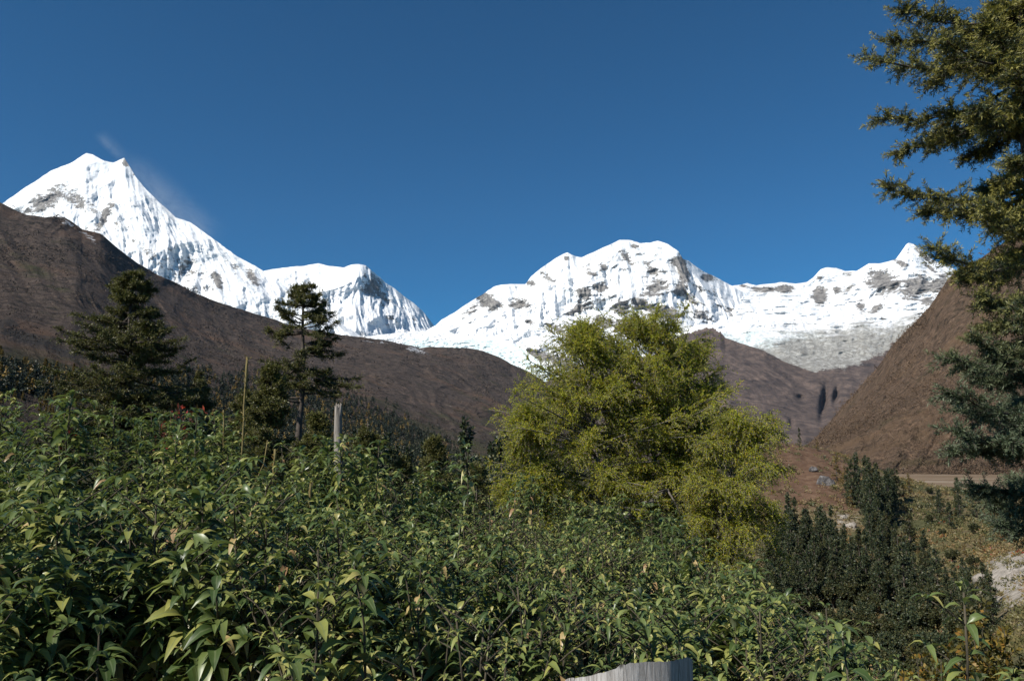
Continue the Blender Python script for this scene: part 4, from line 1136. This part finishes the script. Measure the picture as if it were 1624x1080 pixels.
# ------------------------------------------------------------------ dry stalks, broken trunk, stump
M_STALK = bark_mat('dry_stalk', (0.09, 0.075, 0.03), (0.24, 0.19, 0.085), 40)
M_DEAD = bark_mat('weathered_wood', (0.11, 0.098, 0.085), (0.31, 0.28, 0.245), 12)
def stalk(px, ytop, ybot, D, r, seed, label, lean=0, twigs=0):
    rng = np.random.default_rng(seed)
    root = empty('dry_stalk', tuple(place(px, ytop, D)[0])); tag(root, label, 'stalk')
    base, h = place(px, ytop, D)
    s = np.linspace(0, 1, 26)[:, None]
    c = np.array([lean * D / F, 0, h]) * s + np.cumsum(rng.normal(0, .004, (26, 3)), 0) * [1, 1, 0]
    rr = np.linspace(r * 1.15, r * 0.8, 26) * (1 + 0.18 * rng.normal(size=26)); rr[-2] *= 1.35; rr[-1] *= 1.1
    mb = MB(); v, q, t3 = tube(c, np.clip(rr, r * .55, r * 1.7), 9, rng, 0.18); mb.add(v, q, t3)
    mb.build('stem', M_STALK, root, smooth=True)
    hb = MB()
    A = c[8:-1]; B = c[9:]
    v, q, rn, tp = blades(A, B, 70, 0.05, 0.006, 1.1, rng); hb.add(v, q, rnd=rn)
    hb.build('bristle', M_YEL, root)
    for k in range(twigs):
        f = rng.uniform(0.45, 0.6); P = c[int(f * 25)]; sg = -1 if k % 2 else 1
        tb = MB(); tb_c = np.array([P, P + [sg * 0.10, 0, 0.06], P + [sg * 0.17, 0.02, 0.24], P + [sg * 0.19, 0.02, 0.42]])
        v, q, t3 = tube(tb_c, [r * .6, r * .55, r * .5, r * .4], 6); tb.add(v, q, t3)
        tb.build('side_twig', M_STALK, root, smooth=True)
    return root
stalk(390, 566, 790, 6.2, 0.010, 1, 'tallest dry yellow stalk rising from the thicket, cut off at the top', lean=4, twigs=2)
stalk(366, 650, 760, 6.6, 0.006, 2, 'thin dry stalk just left of the tallest one', lean=-4)
stalk(438, 712, 800, 5.8, 0.008, 3, 'short dry stalk right of the tallest one', lean=2)
stalk(489, 765, 820, 5.4, 0.007, 4, 'shortest dry stalk low in the thicket, farthest right of them', lean=0)

def broken_trunk():
    rng = np.random.default_rng(9)
    D = 15.0
    base, h = place(538, 648, D)
    s = np.linspace(0, 1, 22)[:, None]
    c = np.array([-0.12, 0, h]) * s + np.array([0.10, 0, 0])
    rr = np.interp(s[:, 0], [0, 0.9, 1], [0.105, 0.075, 0.065])
    mb = MB()
    v, q, t3 = tube(c, rr, 14, rng, 0.06)
    top = v[:, 2] > h - 0.02
    v[top, 2] += rng.uniform(-0.04, 0.16, top.sum())
    mb.add(v, q, t3)
    o = mb.build('broken_trunk', M_DEAD, smooth=True, loc=(0, 0, 0)); o.location = base
    tag(o, 'broken bare grey tree trunk standing behind the thicket below the slim fir', 'dead trunk')
broken_trunk()

def stump():
    rng = np.random.default_rng(3)
    D = 2.75
    c = at(992, 1073, D); gz = float(ground_z(c[0], c[1]))
    R = 97 * D / F; top = c[2] - gz
    t = NT('cut_wood'); f = t.noise(60, 7, 0.75, sc3=(1, 1, 0.10))
    v1 = t.n('ShaderNodeTexVoronoi', feature='DISTANCE_TO_EDGE'); v1.inputs['Scale'].default_value = 34
    mp = t.n('ShaderNodeMapping'); mp.inputs['Scale'].default_value = (1, 1, 0.10); t.l(t.co(), mp.inputs['Vector']); t.l(mp.outputs[0], v1.inputs['Vector'])
    crack = t.math('MAXIMUM', t.rng(v1.outputs['Distance'], 0.0, 0.03), t.rng(f, 0.62, 0.40))
    col = t.mix(crack, (0.05, 0.045, 0.04), t.ramp(f, [(0.3, (0.16, 0.145, 0.13)), (0.5, (0.32, 0.305, 0.29)), (0.72, (0.52, 0.505, 0.49))]))
    m_side = t.done(t.bsdf(col, 0.9, 0.1, t.bump(f, 0.5, 0.008, t.bump(crack, 0.5, 0.006))))
    na, nz = 96, 26
    an = np.linspace(0, 2 * math.pi, na, endpoint=False)
    mb = MB()
    z = np.linspace(0, 1, nz)
    lobes = 0.05 * np.sin(an * 3 + 1) + 0.03 * np.sin(an * 7 + 2) + 0.002 * rng.normal(size=na)
    rr = R * (1 + lobes[None] * (0.6 + 0.6 * (1 - z[:, None])) + 0.25 * (1 - z[:, None]) ** 3)
    # top rim slopes down to the left and is a little ragged, highest at the middle right
    rim = top + 0.085 - 0.15 * smoothstep(-0.55, 1.0, np.sin(an)) + 0.004 * np.sin(an * 3) - 0.075 * np.clip(-np.cos(an) - 0.1, 0, 1) ** 1.15 + 0.012 * (np.cos(an) > -0.25) * 0.6 + 0.0015 * rng.normal(size=na) - 0.012 * np.clip(np.cos(an) - 0.6, 0, 1)
    Z = z[:, None] * rim[None] + 0 * rr
    V = np.stack([rr * np.cos(an), rr * np.sin(an), Z], -1)
    i = np.arange(nz * na).reshape(nz, na)
    q = np.stack([i[:-1], np.roll(i[:-1], -1, 1), np.roll(i[1:], -1, 1), i[1:]], -1).reshape(-1, 4)
    root = empty('tree_stump', (c[0], c[1], gz)); tag(root, 'weathered grey tree stump cut off at the bottom of the thicket', 'stump')
    mb.add(V.reshape(-1, 3), q); mb.build('bark', m_side, root, smooth=True)
    mt = MB()
    ks = np.array([0.985, 0.8, 0.6, 0.4, 0.2, 0.02])
    VT = np.stack([(rr[-1] * np.cos(an))[None] * ks[:, None], (rr[-1] * np.sin(an))[None] * ks[:, None],
                   (rim[None] - 0.004) * ks[:, None] + (1 - ks[:, None]) * (top - 0.03) + 0.001 * rng.normal(size=(6, na))], -1)
    i = np.arange(6 * na).reshape(6, na)
    q = np.stack([i[:-1], np.roll(i[:-1], -1, 1), np.roll(i[1:], -1, 1), i[1:]], -1).reshape(-1, 4)
    mt.add(VT.reshape(-1, 3), q); mt.build('cut_top', m_side, root, smooth=True)
stump()
#SECTION FOREST
# ------------------------------------------------------------------ forest in the ravine and on the knoll
def proto_conifer(seed, h, w, mat, n=70, name='forest_conifer', dens=9, L=0.75, wd=0.30):
    rng = np.random.default_rng(seed)
    tl = 0.08 + 0.9 * rng.random(n) ** 0.85
    env = lambda t: w * (0.06 + (1 - t) ** 0.8) * (0.85 + 0.3 * math.sin(t * 23 + seed))
    br = whorl_branches(rng, h, tl, env, lambda t: -0.05 + 0.3 * t, 0.18, 0.12, k=5, jit=0.25)
    zz = np.linspace(0, h, 6)
    return make_tree(name, (0, 0, 0), (M_BARK, mat), rng, np.stack([zz * 0, zz * 0, zz], -1), np.interp(zz, [0, h], [0.28, 0.03]), br,
                     dict(n=3, l=(0.30, 0.6), flat=0.7, droop=0.25, r=0.03), None, dict(dens=dens, L=L * 0.8, w=wd * 0.8, ang=0.9), limb_r=0.07, sides=6)
def proto_round(seed, h, w, mat, name='broadleaf_tree', n=26):
    rng = np.random.default_rng(seed)
    br = []
    for k in range(n):
        t = rng.uniform(0.2, 0.8); az = rng.uniform(0, 6.28)
        ce = np.array([math.sin(az) * w * rng.uniform(.3, 1), math.cos(az) * w * rng.uniform(.3, 1), h * (0.35 + 0.65 * rng.random() ** 0.7)])
        ce[2] = min(ce[2], h * (1 - 0.35 * (math.hypot(ce[0], ce[1]) / w) ** 2))
        s = np.linspace(0, 1, 6)[:, None]
        br.append((np.array([0, 0, h * t * 0.5]) * (1 - s) + ce * s + np.array([0, 0, 0.3]) * np.sin(s * 3.14), 1.0))
    zz = np.linspace(0, h * 0.8, 6)
    return make_tree(name, (0, 0, 0), (M_BARK, mat), rng, np.stack([0.15 * np.sin(zz), zz * 0, zz], -1), np.interp(zz, [0, h], [0.25, 0.05]), br,
                     dict(n=5, l=(0.4, 0.9), flat=0.1, droop=0.0, r=0.03, ang=0.9, **{'from': 0.3}), dict(n=1, l=(0.3, 0.7), flat=0.1, r=0.02), dict(dens=9, L=0.50, w=0.30, ang=1.0), limb_r=0.08, sides=6)

def in_poly(x, y, poly):
    c = False; n = len(poly)
    for i in range(n):
        x1, y1 = poly[i]; x2, y2 = poly[(i + 1) % n]
        if (y1 > y) != (y2 > y) and x < (x2 - x1) * (y - y1) / (y2 - y1) + x1: c = not c
    return c

def forest():
    R = random.Random(12)
    con = [proto_conifer(500 + k, h, w, m, 80) for k, (h, w, m) in enumerate(((15, 2.6, M_DARKCON), (12, 3.3, M_DARKCON), (17, 2.5, M_DARKCON), (13, 3.4, M_OLIVE), (15, 3.8, M_DARKCON)))]
    gold = [proto_conifer(520 + k, 9, 2.4, M_GOLDCON, 50, 'golden_larch', 6, 0.6, 0.2) for k in range(2)]
    rnd = [proto_round(540 + k, 7, 3.4, m) for k, m in enumerate((M_OLIVE, M_OLIVE, M_DARKCON))]
    used = set()
    def put(root, x, y, sc, label, cat, group):
        o = copy_tree(root) if id(root) in used else root
        used.add(id(root))
        o.location = (x, y, float(ground_z(x, y)) - 0.25)
        o.rotation_euler = (0, 0, R.uniform(0, 6.28)); o.scale = (sc * R.uniform(.9, 1.1), sc * R.uniform(.9, 1.1), sc)
        tag(o, label, cat, group)
        return o
    # zones by the pixel the tree base is seen at
    ZC = [([(1325, 790), (1425, 795), (1420, 830), (1390, 850), (1340, 800)], 58, (230, 330), 0.5, 1.1),
          ([(1225, 850), (1300, 845), (1345, 895), (1300, 930), (1215, 930)], 66, (170, 290), 0.4, 0.95),
          ([(1200, 890), (1450, 875), (1500, 960), (1220, 980)], 130, (140, 260), 0.35, 0.85),
          ([(1370, 840), (1410, 840), (1430, 900), (1390, 900)], 26, (190, 280), 0.55, 0.8),
          ([(1420, 930), (1560, 950), (1600, 1010), (1430, 1000)], 40, (80, 165), 0.3, 0.5),
          ([(1480, 800), (1560, 810), (1550, 850), (1490, 840)], 7, (220, 330), 0.5, 0.75)]
    for poly, n, dr, s0, s1 in ZC:
        k = 0; tries = 0
        while k < n and tries < 20000:
            tries += 1
            d = R.uniform(*dr); a = R.uniform(0.30, 0.62)
            x, y = a * d, d
            px, py = to_px(np.array([x, y, float(ground_z(x, y))]))
            if not in_poly(px, py, poly): continue
            put(R.choice(con), x, y, R.uniform(s0, s1), 'dark conifer packed in the forest of the ravine', 'tree', 'dark conifers of the ravine forest')
            k += 1
        print('zone', k, n)
    k = 0; tries = 0
    poly = [(1220, 950), (1450, 940), (1560, 1000), (1560, 1110), (1220, 1110)]
    while k < 130 and tries < 60000:
        tries += 1
        d = R.uniform(60, 190); a = R.uniform(0.28, 0.62); x, y = a * d, d
        px, py = to_px(np.array([x, y, float(ground_z(x, y))]))
        if not in_poly(px, py, poly): continue
        put(R.choice(rnd), x, y, R.uniform(.4, .75) * (0.55 + d / 300), 'rounded dark olive tree in the ravine below the conifers', 'tree', 'rounded trees in the ravine')
        k += 1
    print('rounded', k)
    for k in range(84):
        px = R.uniform(560, 905); d = R.uniform(70, 240); x, y = (px - 812) / F * d, d
        ty = 722 + 55 * R.random() + max(0, 620 - px) * 0.2
        top = float(at(px, ty, d)[2]) - float(ground_z(x, y))
        if top > 3: put(R.choice(con + [rnd[0]]), x, y, min(1.5, top / 12), 'dark conifer in the shaded hollow between the thicket and the brown hillside', 'tree', 'dark trees in the hollow left of the larches')
    def single(root, px, py, D, sc, label, group=None):
        p = at(px, py, D); return put(root, p[0], p[1], sc, label, 'tree', group)
    single(con[2], 1268, 700, 385, 0.55, 'lone dark conifer on top of the reddish knoll')
    single(gold[0], 1296, 700, 380, 0.6, 'brownish golden tree just right of the lone conifer on the knoll')
    single(gold[1], 1328, 775, 318, 1.3, 'golden larch at the left edge of the conifers above the grey crag')
    single(gold[0], 1342, 790, 300, 1.1, 'golden larch standing below the crag at the conifer edge')
    single(gold[1], 1352, 830, 280, 0.75, 'small golden larch in the middle of the knoll conifers')
    single(gold[0], 1443, 790, 300, 1.0, 'golden larch right of the knoll conifers before the pale meadow')
    single(gold[1], 1435, 810, 290, 0.8, 'shorter golden larch in front of the one by the meadow')
    for k in range(74):
        d = R.uniform(150, 345); a = R.uniform(0.47, 0.70)
        put(R.choice(gold if R.random() < .45 else [rnd[0], rnd[1]]), a * d, d, R.uniform(.22, .5), 'small autumn tree on the scrubby slope right of the forest', 'tree', 'small autumn trees on the right slope')
forest()

def blade_clumps(mb, P, R, n, L, w, rng, c0):
    """leafy clumps: n small leaves in a half ball at each P"""
    idx = np.repeat(np.arange(len(P)), n)
    d = rng.normal(size=(len(idx), 3)); d[:, 2] = np.abs(d[:, 2]); d = nrm(d)
    q0 = P[idx] + d * (R[idx] * rng.random(len(idx)) ** 0.5)[:, None]
    dd = nrm(d + rng.normal(0, .6, d.shape)); side = nrm(np.cross(dd, rng.normal(size=d.shape)))
    LL = (L * R[idx])[:, None]; ww = w * R[idx][:, None]
    v = np.stack([q0, q0 + dd * LL * .5 + side * ww * .5, q0 + dd * LL, q0 + dd * LL * .5 - side * ww * .5], 1)
    rr = np.clip(c0[idx] + rng.normal(0, .05, len(idx)), 0, 1)
    mb.add(v.reshape(-1, 3), np.arange(len(idx) * 4).reshape(-1, 4), rnd=np.repeat(rr, 4))

M_SCRUB = foliage_mat('scrub', [(0.0, (0.030, 0.038, 0.016)), (0.22, (0.075, 0.082, 0.030)), (0.42, (0.135, 0.120, 0.048)), (0.62, (0.21, 0.165, 0.078)), (0.80, (0.19, 0.115, 0.05)), (0.92, (0.24, 0.145, 0.04)), (0.96, (0.17, 0.035, 0.02)), (1.0, (0.20, 0.04, 0.025))], trans=0.15)
def scrub():
    rng = np.random.default_rng(55)
    n = 9000
    d = np.exp(rng.uniform(math.log(70), math.log(420), n)); a = rng.uniform(0.27, 0.74, n)
    x, y = a * d, d
    z = ground_z(x, y)
    px, py = to_px(np.stack([x, y, z], -1))
    bare = (np.abs(px - 1250) < 70) & (py < 790)
    keep = ~(bare & (rng.random(n) < 0.75)) & ~((np.exp(-(((a - 0.605) / 0.04) ** 2 + ((d - 125) / 34) ** 2)) > 0.5) & (rng.random(n) < 0.7))
    keep &= ~((np.abs(px - 1345) < 40) & (np.abs(py - 850) < 40) & (rng.random(n) < 0.5))
    x, y, z, px, py = x[keep], y[keep], z[keep], px[keep], py[keep]
    R = rng.uniform(0.35, 1.0, len(x)) * np.clip(0.4 + np.hypot(x, y) / 260, .5, 1.6)
    pat = fbm(np.stack([x, y, x * 0], -1) / 30, 3, 4)
    c0 = np.clip(0.42 + 0.9 * pat + rng.normal(0, .14, len(x)), 0, .93)
    red = rng.random(len(x)) < 0.035
    c0[red & (rng.random(len(x)) < .5)] = 0.98
    mb = MB()
    blade_clumps(mb, np.stack([x, y, z], -1), R, 26, 0.55, 0.28, rng, c0)
    o = mb.build('scrub', M_SCRUB); tag(o, 'brown and green scrub covering the slope right of the ravine', 'ground cover', kind='stuff')
scrub()

# distant wood on the brown hillside and golden larches at its left
def far_wood():
    rng = np.random.default_rng(71)
    P = LEFT.P.reshape(-1, 3); X = LEFT.X.ravel(); Y = LEFT.Y.ravel()
    px, py = to_px(P)
    edge = np.interp(px, [0, 300, 420, 520, 600, 700, 800, 900], [600, 570, 585, 600, 625, 680, 730, 765])
    w = smoothstep(0, 80, py - edge) * (py < 800) * (px > 250) + 0.55 * (np.abs(py - np.interp(px, [0, 200], [605, 620])) < 22) * (px < 330) * (px > -60)
    w *= np.clip(0.5 + 1.4 * fbm(P / 90, 3, 6), 0, 1) * (np.hypot(P[:, 0], P[:, 1]) / 1000) ** 2
    idx = rng.choice(len(P), 6500, p=w / w.sum())
    p = P[idx] + rng.normal(0, 4, (len(idx), 3)) * [1, 1, 0]
    h = rng.uniform(8, 17, len(idx))
    n = 56
    k = np.repeat(np.arange(len(idx)), n)
    t = rng.random(len(k)) ** 1.2; az = rng.uniform(0, 6.28, len(k))
    r = h[k] * 0.24 * (1 - t) * rng.uniform(.5, 1, len(k))
    q0 = p[k] + np.stack([np.cos(az) * r * .3, np.sin(az) * r * .3, h[k] * t], -1)
    dd = nrm(np.stack([np.cos(az), np.sin(az), rng.normal(0.1, .4, len(k))], -1))
    side = nrm(np.cross(dd, rng.normal(size=dd.shape)))
    L = (r + h[k] * 0.11)[:, None]
    v = np.stack([q0, q0 + dd * L * .5 + side * L * .42, q0 + dd * L, q0 + dd * L * .5 - side * L * .42], 1)
    c = np.where(rng.random(len(idx)) < 0.14, 0.93, rng.uniform(0, .35, len(idx)))
    mb = MB(); mb.add(v.reshape(-1, 3), np.arange(len(k) * 4).reshape(-1, 4), rnd=np.repeat(np.clip(c[k] + rng.normal(0, .04, len(k)), 0, .94), 4))
    m = foliage_mat('far_trees', [(0, (0.016, 0.024, 0.014)), (0.35, (0.035, 0.042, 0.020)), (0.6, (0.06, 0.06, 0.028)), (0.9, (0.22, 0.15, 0.04)), (1, (0.24, 0.15, 0.04))], trans=0.05)
    o = mb.build('far_wood', m); tag(o, 'far wood of small dark trees on the lower brown hillside', 'wood', kind='stuff')
    # golden larches at the far left
    R = random.Random(2)
    pr = [proto_conifer(600 + k, 11, 2.6, M_GOLDCON, 60, 'golden_larch', 9, 1.1, 0.6) for k in range(2)]
    used = set(); cnt = 0
    sel = np.where((px > -30) & (px < 125) & (py > 575 + 0.12 * px) & (py < 668))[0]
    for j in rng.choice(sel, 60, replace=False):
        root = R.choice(pr); o = copy_tree(root) if id(root) in used else root; used.add(id(root))
        o.location = P[j] - [0, 0, 0.4]; sc = R.uniform(.6, 1.15) * np.hypot(P[j][0], P[j][1]) / 700; o.scale = (sc, sc, sc); o.rotation_euler = (0, 0, R.uniform(0, 6.28))
        tag(o, 'distant golden larch on the dark hillside at the far left', 'tree', 'golden larches on the far left hillside')
far_wood()

def slope_brush(sheet, n, size, seed, cols, label, name):
    rng = np.random.default_rng(seed)
    P = sheet.P.reshape(-1, 3); px, py = to_px(P)
    dist = np.hypot(P[:, 0], P[:, 1])
    ok = (px > -80) & (px < 1700) & (py < 830)
    w = np.where(ok, np.clip(0.35 + 1.6 * fbm(P / 220 * np.array([1, .5, 1]), 4, seed), 0, 1.2), 0)
    idx = rng.choice(len(P), n, p=w / w.sum())
    p = P[idx] + rng.normal(0, 1, (n, 3)) * [6, 6, 0]
    r = size * rng.uniform(.5, 1.3, n) * np.clip(dist[idx] / 2500, .25, 1.6)
    mb = MB()
    blade_clumps(mb, p, r, 7, 0.8, 0.45, rng, np.clip(0.5 + 0.6 * fbm(p / 120, 3, seed + 1) + rng.normal(0, .15, n), 0, 1))
    o = mb.build(name, foliage_mat(name + '_twigs', cols, trans=0.0, rough=0.95, spec=0.0)); tag(o, label, 'ground cover', kind='stuff')
slope_brush(LEFT, 9000, 5.5, 81, [(0, (0.032, 0.028, 0.024)), (0.5, (0.070, 0.055, 0.044)), (1, (0.12, 0.092, 0.070))], 'leafless brown brush covering the long left hillside', 'hill_brush')
slope_brush(RIGHT, 12000, 5.0, 82, [(0, (0.045, 0.034, 0.024)), (0.5, (0.105, 0.072, 0.048)), (1, (0.17, 0.12, 0.08))], 'dry tawny tufts covering the steep right hillside', 'slope_tufts')

# crags
_R = NT('grey_crag')
_f = _R.noise(0.5, 8, 0.75)
_P = NT('pale_rock'); _g = _P.noise(0.8, 8, 0.8)
M_PALE = _P.done(_P.bsdf(_P.ramp(_g, [(0.34, (0.12, 0.105, 0.09)), (0.5, (0.30, 0.27, 0.235)), (0.66, (0.48, 0.45, 0.41))]), 0.9, 0.1, _P.bump(_g, 0.9, 0.4)))
M_ROCK = _R.done(_R.bsdf(_R.ramp(_f, [(0.36, (0.03, 0.028, 0.028)), (0.5, (0.10, 0.094, 0.092)), (0.64, (0.22, 0.205, 0.195))]), 0.9, 0.1, _R.bump(_f, 0.9, 0.5)))
def rock(px, py, D, w, h, seed, label, name='rock_outcrop', mat=None):
    rng = np.random.default_rng(seed)
    p = at(px, py, D); p[2] = float(ground_z(p[0], p[1]))
    nu, nv = 40, 24
    th = np.linspace(0, 2 * math.pi, nu, endpoint=False); ph = np.linspace(-0.4, math.pi / 2, nv)
    T, PH = np.meshgrid(th, ph)
    d = np.stack([np.cos(T) * np.cos(PH), np.sin(T) * np.cos(PH), np.sin(PH)], -1)
    # flat faceted planes cut the ball, then fine noise
    pl = nrm(rng.normal(size=(14, 3))); off = rng.uniform(.62, .95, 14)
    dp = np.maximum(d @ pl.T, 1e-3); rad = np.minimum(1.0, (off / dp).min(-1))
    rad = rad * (1 + 0.32 * fbm(d * 2.6 + seed, 5, seed, 0.65))
    v = d * rad[..., None] * np.array([w, w * 0.7, h])
    i = np.arange(nu * nv).reshape(nv, nu)
    q = np.stack([i[:-1], np.roll(i[:-1], -1, 1), np.roll(i[1:], -1, 1), i[1:]], -1).reshape(-1, 4)
    mb = MB(); mb.add(v.reshape(-1, 3), q)
    o = mb.build(name, mat or M_ROCK); o.location = p
    tag(o, label, 'rock')
rock(1308, 770, 312, 4.2, 4.2, 1, 'grey rock crag jutting from the knoll left of the conifers')
rock(1290, 752, 330, 1.8, 1.6, 2, 'smaller dark rock above the grey crag on the knoll')
rock(1350, 845, 250, 2.2, 1.8, 3, 'pale rock on the bare patch below the grey crag', mat=M_PALE)
rock(1338, 820, 262, 1.5, 1.3, 4, 'small pale rock just above the one on the bare patch', mat=M_PALE)
rock(1556, 866, 140, 2.2, 1.3, 5, 'pale rock on the slope at the right edge under the spruce', mat=M_PALE)
rock(1572, 900, 118, 1.6, 0.9, 6, 'low pale rock below the larger one on the right slope', mat=M_PALE)
rock(1612, 885, 125, 1.8, 1.2, 7, 'pale boulder at the far right edge of the slope', mat=M_PALE)

# ------------------------------------------------------------------ air between here and the mountains
def box(name, lo, hi, mat):
    lo = np.array(lo, float); hi = np.array(hi, float)
    v = np.array([[lo[0], lo[1], lo[2]], [hi[0], lo[1], lo[2]], [hi[0], hi[1], lo[2]], [lo[0], hi[1], lo[2]], [lo[0], lo[1], hi[2]], [hi[0], lo[1], hi[2]], [hi[0], hi[1], hi[2]], [lo[0], hi[1], hi[2]]])
    q = [[0, 3, 2, 1], [4, 5, 6, 7], [0, 1, 5, 4], [1, 2, 6, 5], [2, 3, 7, 6], [3, 0, 4, 7]]
    mb = MB(); mb.add(v - (lo + hi) / 2, q)
    o = mb.build(name, mat); o.location = tuple((lo + hi) / 2)
    return o
M_AIR = bpy.data.materials.new('valley_air'); M_AIR.use_nodes = True
_n = M_AIR.node_tree; _n.nodes.clear()
_v = _n.nodes.new('ShaderNodeVolumePrincipled'); _v.inputs['Color'].default_value = (0.50, 0.70, 1.0, 1); _v.inputs['Density'].default_value = 0.6e-5
_v.inputs['Anisotropy'].default_value = 0.0
_o = _n.nodes.new('ShaderNodeOutputMaterial'); _n.links.new(_v.outputs[0], _o.inputs['Volume'])
allv = [np.array([list(o.matrix_world @ Vector(c)) for c in o.bound_box]) for o in bpy.data.objects if o.type == 'MESH' and o.get('kind') == 'structure']
lo = np.concatenate(allv).min(0); hi = np.concatenate(allv).max(0)
lo[2] = -80; hi[2] += 30; lo[:2] -= 30; hi[:2] += 30
o = box('haze', lo, hi, M_AIR); tag(o, kind='stuff', label='thin blue valley haze')

# wind blown snow along the ridge of the tall peak, and a wisp over its summit
def plume(name, a, b, up, thick, hgt, dens, seed, label):
    a = np.array(a); b = np.array(b); X = b - a; L = np.linalg.norm(X); X /= L
    view = nrm((a + b) / 2)
    Z = nrm(np.array(up) - X * np.dot(up, X)); Y = np.cross(Z, X)
    m = bpy.data.materials.new(name); m.use_nodes = True
    t = NT(name + '_air'); bpy.data.materials.remove(m)
    sp = t.n('ShaderNodeSeparateXYZ'); t.l(t.co(), sp.inputs[0])
    x, y, z = sp.outputs
    nz = t.noise(1 / (hgt * 0.4), 5, 0.65, dist=0.6, sc3=(0.7, 1, 1.4))
    zz = t.math('ADD', z, t.math('MULTIPLY', t.math('SUBTRACT', nz, 0.5), hgt * 0.9))
    f = t.math('MULTIPLY', t.rng(zz, hgt * 0.30, -hgt * 0.42, 0, 1), t.rng(nz, 0.30, 0.70))
    f = t.math('MULTIPLY', f, t.rng(t.math('ABSOLUTE', x), L * 0.5, L * 0.28))
    if hgt < 400: f = t.math('MULTIPLY', f, t.rng(t.math('ABSOLUTE', z), hgt * 0.45, hgt * 0.1))
    f = t.math('MULTIPLY', f, t.rng(t.math('ABSOLUTE', y), thick * 0.5, thick * 0.2))
    v = t.n('ShaderNodeVolumePrincipled'); v.inputs['Color'].default_value = (0.95, 0.97, 1, 1)
    t.l(t.math('MULTIPLY', f, dens), v.inputs['Density'])
    t.l(v.outputs[0], t.out.inputs['Volume'])
    o = box(name, (-L / 2, -thick / 2, -hgt / 2), (L / 2, thick / 2, hgt / 2), t.m)
    from mathutils import Matrix
    c = (a + b) / 2 + Z * hgt * 0.28
    M = Matrix(((X[0], Y[0], Z[0], c[0]), (X[1], Y[1], Z[1], c[1]), (X[2], Y[2], Z[2], c[2]), (0, 0, 0, 1)))
    o.matrix_world = M
    tag(o, label, kind='stuff')
plume('blowing_snow', at(190, 255, 9950), at(345, 388, 9450), (0.6, 0, 0.8), 500, 560, 1.1e-3, 1, 'snow blown off the ridge of the tall peak')
plume('cloud_wisp', at(150, 215, 10000), at(195, 258, 9950), (0.7, 0, 0.7), 260, 330, 1.5e-3, 2, 'thin wisp of cloud over the tall peak')
